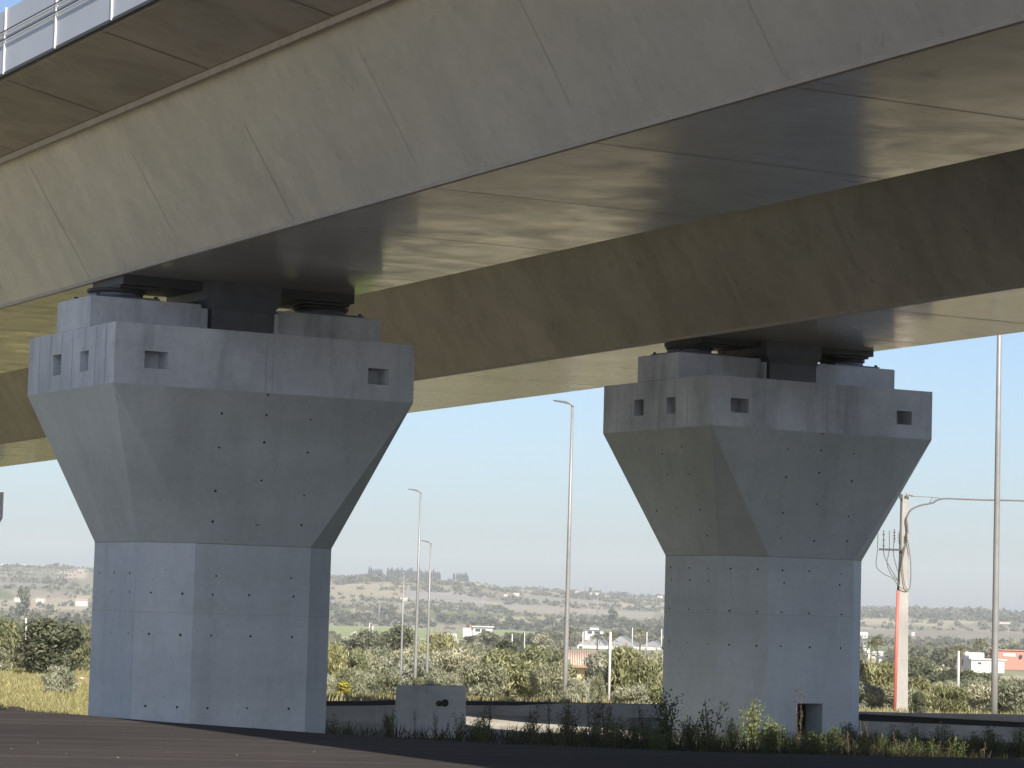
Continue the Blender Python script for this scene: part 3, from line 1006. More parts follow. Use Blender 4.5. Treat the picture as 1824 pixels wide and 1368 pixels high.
def open_field(px, d):
    if 850 < px < 1190 and d < 650: return True
    if 540 < px < 960 and 1020 < d < 1850: return True
    if 590 < px < 835 and 640 < d < 1850: return True
    if 960 < px < 1190 and 480 < d < 890: return True
    if 1000 < px < 1190 and 800 < d < 1010: return True
    if 1010 < px < 1060 and d < 256: return True
    if 815 < px < 890 and 900 < d < 1330: return True
    if 1690 < px < 1840 and d < 650: return True
    if 1525 < px < 1600 and 400 < d < 1400: return True
    if 1030 < px < 1080 and 900 < d < 1380: return True
    return False


cnt = 0
for lo, hi, n in ((-20, 165, 34), (575, 1190, 84), (890, 1190, 34), (1525, 1840, 64), (200, 575, 30), (1190, 1525, 34), (1840, 2100, 20)):
    got = 0
    while got < n:
        px = random.uniform(lo, hi)
        d = math.exp(random.uniform(math.log(1050 if lo == 890 else 230), math.log(1850)))
        if open_field(px, d):
            continue
        k = random.choice(['mid', 'mid', 'midolive', 'midolive', 'middark'])
        x = at(px, 1150, d).x
        z0 = gz(x, d)
        h = random.uniform(2.6, 5.0) * (.62 if d < 420 else .85 if d < 650 else 1.25)
        w = h * random.uniform(1.0, 1.5)
        cr_, tr_ = random.choice(KIND[k])
        r = thing('valley_tree', LBL[k][0], 'tree', (x, d, z0), random.uniform(0, 6.28), LBL[k][1])
        r.scale = (w, w, h)
        child('crown', cr_, r); child('trunk', tr_, r)
        got += 1
# the treeline beyond the green field
for j in range(44):
    px = 600 + j * 13.6 + random.uniform(-5, 5)
    d = random.uniform(1880, 2120)
    k = random.choice(['mid', 'middark', 'middark'])
    h = random.uniform(6, 11); w = h * random.uniform(1.0, 1.6)
    x = at(px, 1150, d).x
    r = thing('hedgerow_tree', 'rounded tree in the long treeline at the foot of the far hill', 'tree', (x, d, gz(x, d) - .3), random.uniform(0, 6), 'treeline at the foot of the hill')
    r.scale = (w, w, h)
    cr_, tr_ = random.choice(KIND[k])
    child('crown', cr_, r); child('trunk', tr_, r)
# cypress rows on the crest
for j, px in enumerate(list(np.linspace(657, 679, 7)) + list(np.linspace(690, 782, 27)) + [808, 814, 818.5, 822, 825.5, 829, 832]):
    d = 3560 + random.uniform(-25, 25)
    x = at(px, 1050, d).x
    h = random.uniform(10, 14.5)
    r = thing('cypress_tree', 'narrow dark cypress in the row along the crest of the far hill', 'tree', (x, d, gz(x, d) - .3), random.uniform(0, 6), 'cypresses along the hill crest')
    r.scale = (4.0, 4.0, h)
    cr_, tr_ = random.choice(KIND['cypress'])
    child('crown', cr_, r); child('trunk', tr_, r)
for px, top, d in ((1016, 1110, 900), (1064, 1123, 820), (1085, 1118, 860), (1140, 1110, 930), (1552, 1126, 520), (1563, 1123, 540), (1690, 1142, 560), (1712, 1140, 590), (1742, 1128, 700)):
    tree('palm_tree', 'palm', 'palm tree with drooping fronds among the far valley gardens', 'palm', px, top, 26, d, 'palms in the valley')
for lab, k, px, top, w, d in (('broad single tree on the skyline at far left', 'middark', 94, 1001, 13, 3570), ('big rounded tree by the far left farmhouses', 'middark', 40, 1038, 34, 1500),
                              ('lone bushy tree left of the cypress rows on the crest', 'middark', 648, 1020, 10, 3560), ('big dark tree on the slope above the white villa', 'middark', 1088, 1078, 26, 1960),
                              ('single tree on the ridge beside the mast', 'middark', 1050, 1044, 9, 3540)):
    tree('skyline_tree' if d > 3000 else 'large_tree', k, lab, 'tree', px, top, w, d)

# far scrub, hedges and orchard rows on the slopes: one mass
P, Q, TN = [], [], []


def clump(x, y, h, w, n, tone):
    z0 = gz(x, y)
    d = rng.normal(size=(n, 3)); d /= np.linalg.norm(d, axis=1, keepdims=True); d[:, 2] = np.abs(d[:, 2])
    P.append(np.array([x, y, z0]) + d * np.array([w * .5, w * .5, h]) * rng.uniform(.5, 1, (n, 1)))
    Q.append(np.full(n, max(w, h) * .16)); TN.append(np.clip(tone + rng.normal(size=n) * .2, 0, 1))


for lo, hi, n in ((-300, 170, 800), (170, 560, 700), (560, 1200, 1500), (1200, 1515, 650), (1515, 1850, 900), (1850, 2200, 600)):
    for _ in range(n):
        px = random.uniform(lo, hi)
        d = math.exp(random.uniform(math.log(650), math.log(3650)))
        if open_field(px, d) or (650 < px < 900 and d > 3200) or (725 < px < 880 and 2550 < d < 2760) or (905 < px < 1180 and 2480 < d < 2660) or (930 < px < 1120 and 2740 < d < 2960) or (px > 1500 and 1950 < d < 2300):
            continue
        h = random.uniform(1.5, 4.5)
        clump(at(px, 1150, d).x, d, h, h * random.uniform(1.2, 3.0), 14, random.uniform(.15, .6))
for (pa, da, pb, db, n, h) in ((600, 2250, 900, 2400, 80, 4), (640, 2950, 800, 3050, 110, 6), (600, 2850, 730, 3150, 90, 7), (760, 3020, 900, 3080, 60, 5), (900, 2350, 1180, 2250, 80, 4),
                               (880, 3050, 1180, 2850, 90, 4), (930, 3560, 1180, 3560, 110, 5), (1530, 3560, 1830, 3560, 150, 6), (1530, 3100, 1830, 3200, 170, 7), (1530, 2700, 1830, 2600, 150, 5),
                               (1530, 2900, 1830, 2950, 140, 6), (0, 2750, 120, 2700, 40, 4), (0, 3560, 160, 3560, 40, 3), (590, 3560, 650, 3560, 30, 4), (840, 3560, 930, 3540, 24, 3), (590, 2050, 760, 2080, 50, 5), (700, 2790, 930, 2720, 60, 5), (900, 2700, 1180, 2690, 80, 4), (640, 2480, 900, 2520, 70, 4), (1000, 3200, 1180, 3150, 60, 5), (1180, 3560, 1530, 3560, 120, 6), (160, 3560, 590, 3560, 120, 4), (1180, 2400, 1530, 2350, 90, 5), (160, 2200, 600, 2250, 110, 5), (1190, 3000, 1530, 3100, 90, 6)):
    for j in range(n):
        q = random.random()
        px = pa + (pb - pa) * q + random.uniform(-3, 3); d = da + (db - da) * q + random.uniform(-40, 40)
        hh = h * random.uniform(.5, 1.2)
        clump(at(px, 1100, d).x, d, hh, hh * random.uniform(1.1, 2.0), 14, random.uniform(.05, .45))
for row in range(26):                        # orchard rows up the left slope
    for j in range(9):
        px = row * 6.6 - 26 + j * 5.2; d = 2700 + j * 90
        if px < 135:
            clump(at(px, 1100, d).x, d, 2.6, 4.0, 9, .35)
P = np.concatenate(P); Q = np.concatenate(Q); TN = np.concatenate(TN)
me = leaf_mesh('hillside_scrub', P, rng.normal(size=P.shape) + np.array([0, -.5, .5]), Q, Q * 1.3, TN, M['scrub'])
o = bpy.data.objects.new('hillside_scrub', me); COL.objects.link(o)
tag(o, 'grey green scrub and hedges covering the far slopes', 'scrub', kind='stuff')

# ------------------------------------------------------------------ grasses
def blades(name, label, cat, xs, ys, h, w, mt, lean=.35):
    n = len(xs)
    z = ground(xs, ys)
    hh = h * rng.uniform(.5, 1.4, n)
    up = np.stack([rng.normal(size=n) * lean, rng.normal(size=n) * lean, np.ones(n)], -1)
    pos = np.stack([xs, ys, z], -1) + up * (hh * .5)[:, None]
    nr = np.stack([rng.normal(size=n), rng.normal(size=n), rng.normal(size=n) * .15], -1)
    me = leaf_mesh(name, pos, nr, w * rng.uniform(.6, 1.5, n), hh * .55, rng.uniform(0, 1, n), mt, up)
    o = bpy.data.objects.new(name, me); COL.objects.link(o)
    return tag(o, label, cat, kind='stuff')


n = 60000
ys = rng.uniform(88, 168, n); us = rng.uniform(-.215, -.125, n)
blades('meadow_grass', 'yellow flowering grass covering the field left of the big pier', 'grass', us * ys, ys, .27, .022, M['meadow'], .5)
n = 26000
ys = rng.uniform(33.6, 47.5, n); xs = rng.uniform(-3.2, 11.5, n)
ex = np.array([e[0] for e in edge]); ey = np.array([e[1] for e in edge])
keep = ys > np.interp(xs, ex, ey) + .08
lx = (xs - O1.x) * TV.x + (ys - O1.y) * TV.y
keep &= ~((lx > -2.0) & (lx < 2.0) & (((xs - O1.x) * LV.x + (ys - O1.y) * LV.y) > -.1) & (((xs - O1.x) * LV.x + (ys - O1.y) * LV.y) < 4))
keep &= (xs > -1.8) | (ys > 43)
dens = np.interp(xs, [-3, 0, 1.5, 4, 12], [.15, .3, .8, 1, 1])
keep &= rng.uniform(0, 1, n) < dens
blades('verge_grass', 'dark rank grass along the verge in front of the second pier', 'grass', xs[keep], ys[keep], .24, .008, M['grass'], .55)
n = 14000
ys = rng.uniform(60, 104, n); us = rng.uniform(-.10, .22, n)
blades('field_grass', 'dry pale grass between the low wall and the trees', 'grass', us * ys, ys, .26, .02, M['fieldgrass'], .5)

# ------------------------------------------------------------------ weeds on the verge
def weed_meshes(kind_, seed):
    r2 = random.Random(seed)
    mb = MB()
    P, N, SXs, U = [], [], [], []
    if kind_ == 'stalk':
        stems = r2.randint(2, 4)
        for k in range(stems):
            lx_, ly_ = r2.uniform(-.14, .14), r2.uniform(-.14, .14)
            hh = r2.uniform(.6, 1.0)
            pts = [(lx_ * .2, ly_ * .2, -.03), (lx_ * .6, ly_ * .6, hh * .5), (lx_ + r2.uniform(-.04, .04), ly_, hh)]
            mb.tube(pts, [.010, .007, .004], M['drystem'], 4)
            for j in range(44):
                s = r2.uniform(.2, 1.0)
                P.append((lx_ * s + r2.gauss(0, .035), ly_ * s + r2.gauss(0, .035), hh * s)); N.append((r2.gauss(0, 1), r2.gauss(0, 1), r2.gauss(0, 1)))
                SXs.append(r2.uniform(.008, .020)); U.append((r2.gauss(0, .5), r2.gauss(0, .5), 1))
    else:
        stems = r2.randint(6, 10)
        for k in range(stems):
            a = r2.uniform(0, 6.28); q = r2.uniform(.05, .30)
            hh = r2.uniform(.5, 1.0) * (1 - .4 * q)
            ex_, ey_ = math.cos(a) * q, math.sin(a) * q
            mb.tube([(ex_ * .1, ey_ * .1, -.03), (ex_ * .5, ey_ * .5, hh * .55), (ex_, ey_, hh)], [.012, .009, .004], M['drystem'], 4)
            for j in range(105):
                s = r2.uniform(.08, 1.0)
                P.append((ex_ * s + r2.gauss(0, .07), ey_ * s + r2.gauss(0, .07), hh * s + r2.gauss(0, .03))); N.append((r2.gauss(0, 1), r2.gauss(0, 1) - .5, r2.gauss(0, 1) + .6))
                SXs.append(r2.uniform(.010, .024)); U.append((r2.gauss(0, 1), r2.gauss(0, 1), .3))
    o = mb.build('stem'); sm = o.data; bpy.data.objects.remove(o)
    mt = {'stalk': M['dryleaf'], 'leafy': M['weed'], 'bright': M['weed_lit']}[kind_]
    n = len(P)
    lm = leaf_mesh('leaves', np.array(P), np.array(N), np.array(SXs), np.array(SXs) * (1.4 if kind_ != 'stalk' else 1.6), rng.uniform(0, 1, n), mt, np.array(U))
    return sm, lm


WK = {k: [weed_meshes(k, 40 + i) for i in range(4)] for k in ('stalk', 'leafy', 'bright')}
W = [
    ('leafy', 1190, 1222, 60, 44.6, 'tall dark leafy weed against the left edge of the second pier'),
    ('leafy', 1264, 1234, 62, 43.8, 'bushy dark weed in front of the chamfered corner of the second pier'),
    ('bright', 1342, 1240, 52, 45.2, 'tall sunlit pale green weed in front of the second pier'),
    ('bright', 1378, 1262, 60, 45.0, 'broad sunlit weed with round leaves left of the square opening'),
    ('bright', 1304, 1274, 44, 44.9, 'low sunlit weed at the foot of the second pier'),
    ('stalk', 1424, 1216, 34, 44.4, 'thin twiggy stalk rising above the square opening'),
    ('leafy', 1488, 1278, 36, 45.4, 'small dark weed right of the square opening'),
    ('leafy', 1232, 1272, 46, 44.0, 'low dark weed between the two bushy weeds by the second pier'),
    ('leafy', 590, 1262, 34, 43.2, 'dark leafy weed at the right foot of the big pier'),
    ('leafy', 1010, 1236, 38, 47.6, 'dark weed standing in front of the tall lamp post foot'),
    ('leafy', 694, 1254, 30, 46.6, 'dark weed at the left side of the concrete block'),
    ('leafy', 820, 1262, 30, 46.4, 'dark weed at the right side of the concrete block'),
    ('leafy', 616, 1282, 26, 43.6, 'small dark weed between the big pier and the concrete block'),
    ('bright', 1062, 1278, 30, 45.6, 'little sunlit weed at the end of the bright ground strip'),
    ('stalk', 1086, 1240, 34, 46.0, 'tall dry stalk left of the second pier, under the white pole'),
    ('stalk', 1062, 1216, 26, 46.4, 'very tall thin stalk reaching up to the yellow house'),
    ('stalk', 872, 1236, 22, 46.4, 'thin lone stalk just right of the concrete block'),
    ('stalk', 742, 1266, 24, 45.0, 'dry stalk against the left half of the concrete block'),
    ('stalk', 776, 1258, 24, 45.0, 'dry stalk below the two round holes of the concrete block'),
    ('stalk', 796, 1270, 24, 45.1, 'dry stalk against the right half of the concrete block'),
    ('leafy', 1452, 1290, 44, 44.2, 'dark low weed below the square opening'),
]
for k, px, top, w, d, lab in W:
    x = at(px, 1280, d).x
    z0 = gz(x, d)
    h = at(px, top, d).z - z0
    sm, lm = random.choice(WK[k])
    r = thing('weed', lab, 'weed', (x, d, z0), random.uniform(0, 6.28))
    wd = w / F * d / .62
    r.scale = (wd, wd, h)
    child('stem', sm, r); child('leaves', lm, r)
for j in range(110):
    px = random.choice([random.uniform(840, 1180), random.uniform(1180, 1824), random.uniform(1400, 1824)])
    d = random.uniform(40.5, 47)
    k = random.choice(['stalk', 'leafy', 'leafy'])
    if 1280 < px < 1480: d = random.uniform(40, 42.5)
    x = at(px, 1280, d).x
    h = random.uniform(.28, .62) * (1.5 if k == 'stalk' and px < 1180 else 1)
    sm, lm = random.choice(WK[k])
    lab = 'dry brown stalk among the rank grass of the verge' if k == 'stalk' else 'low dark leafy weed among the rank grass of the verge'
    r = thing('weed', lab, 'weed', (x, d, gz(x, d)), random.uniform(0, 6.28), 'dry stalks along the verge' if k == 'stalk' else 'leafy weeds along the verge')
    wd = h * random.uniform(.8, 1.2)
    r.scale = (wd, wd, h)
    child('stem', sm, r); child('leaves', lm, r)

# ------------------------------------------------------------------ low walls, block, rubble
def wallrun(pts, label, ztop, band, coping):
    r = thing('low_wall', label, 'wall', (pts[0][0], pts[0][1], 0))
    w = MB(); bnd = MB(); cp_ = MB()
    ox, oy = pts[0]
    for i in range(len(pts) - 1):
        (xa, ya), (xb, yb) = pts[i], pts[i + 1]
        za, zb = ztop[i], ztop[i + 1]
        f = lambda x, y, z: (x - ox, y - oy, z)
        seg = lambda m_, d0, d1, a0_, a1_, b0_, b1_, mt: m_.hexa(
            [f(xa, ya + d0, a0_), f(xb, yb + d0, b0_), f(xb, yb + d1, b0_), f(xa, ya + d1, a0_)],
            [f(xa, ya + d0, a1_), f(xb, yb + d0, b1_), f(xb, yb + d1, b1_), f(xa, ya + d1, a1_)], mt)
        h0, h1 = band[i], band[i + 1]
        seg(w, 0, .35, -1.4, za - h0 - coping[i], -1.4, zb - h1 - coping[i + 1], M['wallc'])
        if h0 + h1 > 0:
            seg(bnd, -.006, .34, za - h0 - coping[i] + .002, za - coping[i], zb - h1 - coping[i + 1] + .002, zb - coping[i + 1], M['black'])  # dark band stands in for the shaded road surface beyond the wall
        if coping[i] + coping[i + 1] > 0:
            seg(cp_, -.05, .45, za - coping[i] + .002, za, zb - coping[i + 1] + .002, zb, M['stone'])
    w.build('wall_body', r)
    if bnd.f: bnd.build('shaded_road_band', r)
    if cp_.f: cp_.build('coping', r)


d = 58.0
wd_ = [52, 52, 52, 58, 58, 58, 58, 58, 58]
wp = [(560, 1249.5), (640, 1249), (722, 1247), (800, 1248.5), (920, 1250), (1010, 1252), (1110, 1254), (1190, 1256), (1300, 1258)]
wallrun([(at(px, py, q).x, q) for (px, py), q in zip(wp, wd_)], 'low grey wall with a dark shaded top band between the two big piers', [at(px, py, q).z for (px, py), q in zip(wp, wd_)],
        [.085, .085, .09, .09, .08, .004, .004, .004, .004], [0] * 9)
d = 52.0
wp = [(1420, 1266), (1528, 1268.5), (1620, 1271), (1720, 1272.5), (1824, 1274), (2100, 1280)]
wallrun([(at(px, py, d).x, d) for px, py in wp], 'low wall with pale coping and dark band right of the second pier', [at(px, py, d).z for px, py in wp],
        [.13, .13, .12, .11, .10, .10], [.02, .03, .05, .09, .13, .13])

# concrete block with two lifting holes and a hump
bx = at(767, 1260, 47.4)
zb = gz(bx.x, 47.4)
r = thing('concrete_block', 'grey concrete block with two round holes, standing among weeds right of the big pier', 'concrete block', (bx.x, 47.4, zb), rad(2))
hw, ht = .60, at(767, 1221, 47.4).z - zb
b_ = MB()
xs_ = [-hw, .12, .38, hw]
b_.hexa([(-hw - .005, 0, -.1), (hw + .02, 0, -.1), (hw + .02, .55, -.1), (-hw - .005, .55, -.1)], [(-hw, 0, .55), (hw, 0, .55), (hw, .55, .55), (-hw, .55, .55)], M['block'], (True, False))
b_.hexa([(-hw, 0, .55), (hw, 0, .55), (hw, .55, .55), (-hw, .55, .55)], [(-hw + .01, .01, ht - .02), (hw - .01, .01, ht), (hw - .01, .54, ht), (-hw + .01, .54, ht - .02)], M['block'], (False, True))
bo = b_.build('block_body', r)
for px, py, rr_ in ((779, 1253, .05), (789.5, 1252, .062)):
    w = at(px, py, 47.4)
    q = MB()
    c0 = (w.x - bx.x + .03, -.012, w.z - zb)
    q.tube([(c0[0], -.012, c0[2]), (c0[0], .05, c0[2])], rr_, M['hole'], 20)
    q.tube([(c0[0], -.018, c0[2]), (c0[0], -.013, c0[2])], rr_ * .62, M['black'], 16)
    q.build('lifting_hole', r)
q = MB()
q.tube([(-.16, .27, ht - .03), (-.08, .27, ht + .0), (-.04, .27, ht + .03), (.0, .27, ht + .035), (.04, .27, ht + .015), (.12, .27, ht - .03)], .03, M['stone'], 8)
q.build('lifting_loop', r)

mb = MB()
for (px, d, s) in ((40, 41.0, 1.0),):
    x = at(px, 1262, d).x
    mb.hexa([(-.13, -.06, -.02), (.13, -.06, -.02), (.12, .08, -.02), (-.12, .08, -.02)], [(-.10, -.04, .06), (.06, -.04, .055), (.10, .05, .03), (-.11, .05, .06)], M['asphalt'])
    o = mb.build('rubble_lump')
    o.location = (x, d - .5, .0)
    tag(o, 'small dark lump of rubble on the asphalt edge at far left', 'rubble')
for (px, py) in ((68, 1324), (118, 1343), (422, 1345), (210, 1350), (560, 1340), (20, 1334)):
    w = on_plane(px, py, Vector((0, 0, 0)), Vector((0, 0, 1)))
    mb = MB()
    s = random.uniform(.005, .009)
    ring = lambda k, z: [(math.cos(a) * s * k * random.uniform(.8, 1.2), math.sin(a) * s * k * random.uniform(.8, 1.2), z) for a in [j * 1.047 for j in range(6)]]
    r0, r1, r2 = ring(1, 0), ring(1.15, s * .5), ring(.6, s * .95)
    mb.hexa(r0, r1, M['stone'], (True, False)); mb.hexa(r1, r2, M['stone'], (False, True))
    o = mb.build('pebble')
    o.location = (w.x, w.y, .002)
    tag(o, 'tiny pale pebble lying on the dark asphalt', 'pebble', 'pebbles on the asphalt')

w = at(147, 1208, 150.0)
r = thing('plastic_barrier', 'small red and white barrier in the yellow field against the big pier', 'barrier', (w.x, 150.0, gz(w.x, 150.0)))
r.scale = (.65, .65, .6)
for k, mk in enumerate(('red', 'white', 'red')):
    mb = MB()
    x0 = -.42 + k * .28
    mb.hexa([(x0, -.16, 0), (x0 + .277, -.16, 0), (x0 + .277, .16, 0), (x0, .16, 0)], [(x0, -.06, .5), (x0 + .277, -.06, .5), (x0 + .277, .06, .5), (x0, .06, .5)], M[mk])
    mb.build('panel', r)

# ------------------------------------------------------------------ street lamps
def lamp(px_top, py_top, px_base, d, label, hmin=0.0, arm=True, r0=.085, tip=None):
    p = at(px_top, py_top, d)
    x = p.x
    z0 = gz(x, d)
    H = p.z - z0
    r = thing('street_lamp', label, 'street lamp', (x, d, z0), 0, 'street lamps along the road beyond the viaducts')
    mb = MB()
    mb.tube([(0, 0, -.3), (0, 0, 1.5), (0, 0, H * .5), (0, 0, H - .12)], [r0, r0, r0 * .82, r0 * .55], M['galv'], 14)
    mb.build('pole', r)
    b_ = MB()
    b_.tube([(0, 0, 0), (0, 0, .12)], r0 * 1.7, M['galv'], 14)
    b_.build('base_collar', r)
    a = MB()
    a.tube([(0, 0, H - .12), (-.01, 0, H - .04), (-.06, 0, H + .0), (-.22, 0, H + .035)], [r0 * .55, r0 * .55, r0 * .5, r0 * .45], M['galv'], 10)
    a.build('arm', r)
    h = MB()
    h.hexa([(-.2, -.11, H + .00), (-.2, .11, H + .00), (-.66, .09, H + .075), (-.66, -.09, H + .075)], [(-.2, -.07, H + .075), (-.2, .07, H + .075), (-.66, .06, H + .105), (-.66, -.06, H + .105)], M['dark_steel'])
    h.build('lamp_head', r)


lamp(1020, 719, 1008, 94, 'tall grey street lamp standing alone between the two big piers', r0=.085)
lamp(749.5, 875, 740, 141, 'tallest of the three street lamps behind the concrete block', r0=.085)
lamp(767.5, 966, 764, 165, 'street lamp just right of the tallest of the three behind the block', r0=.085)
lamp(719.5, 1021, 714, 190, 'shortest and thinnest of the three street lamps behind the block', r0=.085)
lamp(1784, 330, 1773, 70, 'thick street lamp at the right whose top is hidden behind the farther viaduct', r0=.085)

# ------------------------------------------------------------------ poles
def post(px, top, d, w, label, name='white_pole', mt='white', wires=False):
    x = at(px, 1150, d).x
    z0 = gz(x, d); H = at(px, top, d).z - z0
    mb = MB()
    mb.tube([(0, 0, -.2), (0, 0, H * .6), (0, 0, H)], [w / F * d * .5, w / F * d * .45, w / F * d * .38], M[mt], 10)
    o = mb.build(name)
    o.location = (x, d, z0)
    tag(o, label, 'pole')
    return o


post(1087, 1126, 118, 5, 'thin white pole in front of the feathery tree by the yellow house')
post(1708, 1160, 130, 5, 'thin white pole between the utility pole and the tall right lamp')
post(44.5, 1101, 180, 4, 'short white post at far left above the olive trees')
post(657, 1110, 620, 2.4, 'left one of a pair of thin white poles near the low white shed')
post(663, 1115, 600, 2.4, 'right one of a pair of thin white poles near the low white shed')
post(912, 1129, 500, 2.2, 'thin pole at the near edge of the dry field left of the tall lamp')
post(934, 1126, 520, 1.6, 'very thin pole just left of the tall single lamp post')
post(1038, 1125, 800, 2.2, 'short pole at the left corner of the greenhouse roofs')
post(1152, 1126, 700, 2, 'thin pole above the right greenhouse roof')
post(1178, 1120, 760, 1.8, 'thin pole beside the second pier above the greenhouse')
post(1126, 1118, 900, 1.8, 'pale pole among the trees behind the greenhouse')


def mast(px, top, d, w, label):
    x = at(px, 1050, d).x
    z0 = gz(x, d); H = at(px, top, d).z - z0
    mb = MB()
    hw = w / F * d * .5
    L = 8
    for sx, sy in ((-1, -1), (1, -1), (1, 1), (-1, 1)):
        mb.tube([(sx * hw, sy * hw, -.5), (sx * hw * .3, sy * hw * .3, H)], [.22, .12], M['galv'], 4)
    for k in range(L):
        z = H * (k + 1) / (L + 1); q = hw * (1 - .7 * z / H); z2 = H * k / (L + 1); q2 = hw * (1 - .7 * z2 / H)
        mb.tube([(-q2, -q2, z2), (q, -q, z)], .09, M['galv'], 4)
        mb.tube([(q2, q2, z2), (-q, q, z)], .09, M['galv'], 4)
        mb.tube([(-q, -q, z), (q, -q, z), (q, q, z), (-q, q, z), (-q, -q, z)], .08, M['galv'], 4)
    o = mb.build('lattice_mast')
    o.location = (x, d, z0)
    tag(o, label, 'mast')


mast(1042, 1018, 3560, 2.6, 'slender lattice mast on the ridge between the piers')
mast(677, 1068, 2000, 3.0, 'pale pylon at the foot of the far hill, left of the lamps')
mast(861, 1063, 2300, 2.2, 'thin pylon on the slope above the bungalow')
mast(1048, 1072, 2200, 2.2, 'left one of two pylons on the slope above the white villa')
mast(1065, 1064, 2350, 2.6, 'right one of two pylons on the slope above the white villa')

# utility pole with cable terminations
d = 108.0
tp = at(1608, 882, d)
x = at(1606, 1200, d).x
z0 = gz(x, d)
H = tp.z - z0
r = thing('utility_pole', 'thick pale concrete utility pole with cable loops, crossarm and a red conduit', 'utility pole', (x, d, z0))
px2m = d / F
mb = MB()
mb.hexa([(-.24, -.2, -.3), (.24, -.2, -.3), (.24, .2, -.3), (-.24, .2, -.3)], [(-.115, -.11, H), (.145, -.11, H), (.145, .11, H), (-.115, .11, H)], M['polepost'])
mb.build('pole', r)
mb = MB()
zr = at(1600, 1052, d).z - z0
mb.tube([(-.27, -.16, -.2), (-.25, -.16, zr * .5), (-.215, -.16, zr)], .068, M['red'], 10)
mb.build('red_conduit', r)
mb = MB()
mb.tube([(-.215, -.16, zr), (-.16, -.15, zr + 1.2), (-.135, -.13, H - .05)], .045, M['dark_steel'], 8)
mb.build('riser_conduit', r)


def up_at(px, py):
    w = at(px, py, d - .25)
    return Vector((w.x - x, -.25, w.z - z0))


mb = MB()
a, b2 = up_at(1566, 978), up_at(1608, 981)
mb.box(a.x, b2.x, -.30, -.20, a.z - .05, a.z + .03, M['dark_steel'])
arm_ = mb.build('crossarm', r)
for px, yb, yt in ((1574, 976, 948), (1593, 962, 946), (1602, 965, 950), (1615, 963, 950)):
    mb = MB()
    p0, p1 = up_at(px, yb), up_at(px, yt)
    mb.tube([p0 - Vector((0, 0, .1)), p1 + Vector((0, 0, .08))], .018, M['dark_steel'], 6)
    for q in (.15, .5, .85):
        c0 = p0.lerp(p1, q)
        mb.tube([c0 - Vector((0, 0, .022)), c0, c0 + Vector((0, 0, .022))], [.03, .065, .03], M['porcelain'], 10)
    mb.build('insulator', r)


def spline(pts, n=8):
    out = []
    for i in range(len(pts) - 1):
        p0 = pts[max(i - 1, 0)]; p1 = pts[i]; p2 = pts[i + 1]; p3 = pts[min(i + 2, len(pts) - 1)]
        for j in range(n):
            t = j / n
            out.append(.5 * ((2 * p1) + (p2 - p0) * t + (2 * p0 - 5 * p1 + 4 * p2 - p3) * t * t + (3 * p1 - p0 - 3 * p2 + p3) * t ** 3))
    out.append(pts[-1])
    return out


for path in ([(1564, 950), (1563, 980), (1561, 1008), (1574, 1022), (1590, 1030), (1599, 1042)],
             [(1573, 980), (1577, 995), (1588, 1015), (1600, 1035)],
             [(1584, 945), (1584, 980), (1580, 1003), (1587, 1022), (1598, 1034)],
             [(1592, 965), (1592, 990), (1600, 1020)],
             [(1614, 965), (1608, 995), (1603, 1020), (1601, 1030)],
             [(1617, 963), (1622, 1000), (1622, 1035), (1618, 1050), (1602, 1045), (1599, 1030)],
             [(1611, 970), (1607, 1000), (1611, 1040), (1617, 1050)]):
    mb = MB()
    mb.tube(spline([up_at(*q) for q in path]), .017, M['cable'], 6)
    mb.build('cable_loop', r)
mb = MB()
b0 = up_at(1607, 884)
mb.box(b0.x - .10, b0.x + .02, -.28, -.12, b0.z - .1, b0.z + .08, M['dark_steel'])
for k in range(3):
    c0 = up_at(1614 + k * 5, 880 + k * 1.2)
    mb.tube([c0, c0 + Vector((.08, 0, 0))], .05, M['polepost'], 8)
mb.build('top_bracket', r)
mb = MB()
path = [(1617, 950), (1616, 935), (1615, 922), (1623, 908), (1640, 900), (1660, 896), (1672, 890), (1688, 888), (1740, 890), (1830, 892), (2100, 899)]
mb.tube(spline([up_at(*q) + Vector((x, d, z0)) for q in path]), .033, M['cable'], 6)
p2 = [(1622, 884), (1664, 886), (1680, 889)]
mb.tube(spline([up_at(*q) + Vector((x, d, z0)) for q in p2]), .012, M['cable'], 5)
p3 = [(1656, 896), (1660, 885), (1664, 897), (1668, 886)]
mb.tube([up_at(*q) + Vector((x, d, z0)) for q in p3], .016, M['cable'], 5)
o = mb.build('overhead_cable')
tag(o, 'grey overhead cable running from the utility pole to the right edge', 'cable')

# ------------------------------------------------------------------ buildings far off
def fit_d(px, py, d0):
    '''distance near d0 at which the ground is seen at row py in column px'''
    best = None
    for d in np.arange(max(150, d0 * .55), min(3650, d0 * 1.6), 10):
        p = at(px, py, d)
        e = abs(p.z - gz(p.x, p.y)) / d * F + abs(math.log(d / d0)) * .6
        if best is None or e < best[0]:
            best = (e, float(d))
    return best[1]


def frame_house(name, label, cat, px, base, d, group=None, rz=0.0):
    x = at(px, 1150, d).x
    z0 = gz(x, d)
    return thing(name, label, cat, (x, d, z0), rz, group), z0


def win(mb_parent, x0, x1, z0, z1, y, name='window', mt='glass'):
    w = MB()
    w.box(x0, x1, y - .06, y + .02, z0, z1, M[mt])
    o = w.build(name, mb_parent)
    s = MB()
    t = .05
    for bx_ in ((x0 - t, x1 + t, z1 + .003, z1 + t), (x0 - t, x1 + t, z0 - t, z0 - .003)):
        s.box(bx_[0], bx_[1], y - .07, y - .003, bx_[2], bx_[3], M['pale'])
    s.build('frame', o)


def Zof(py, px, d, z0):
    return at(px, py, d).z - z0


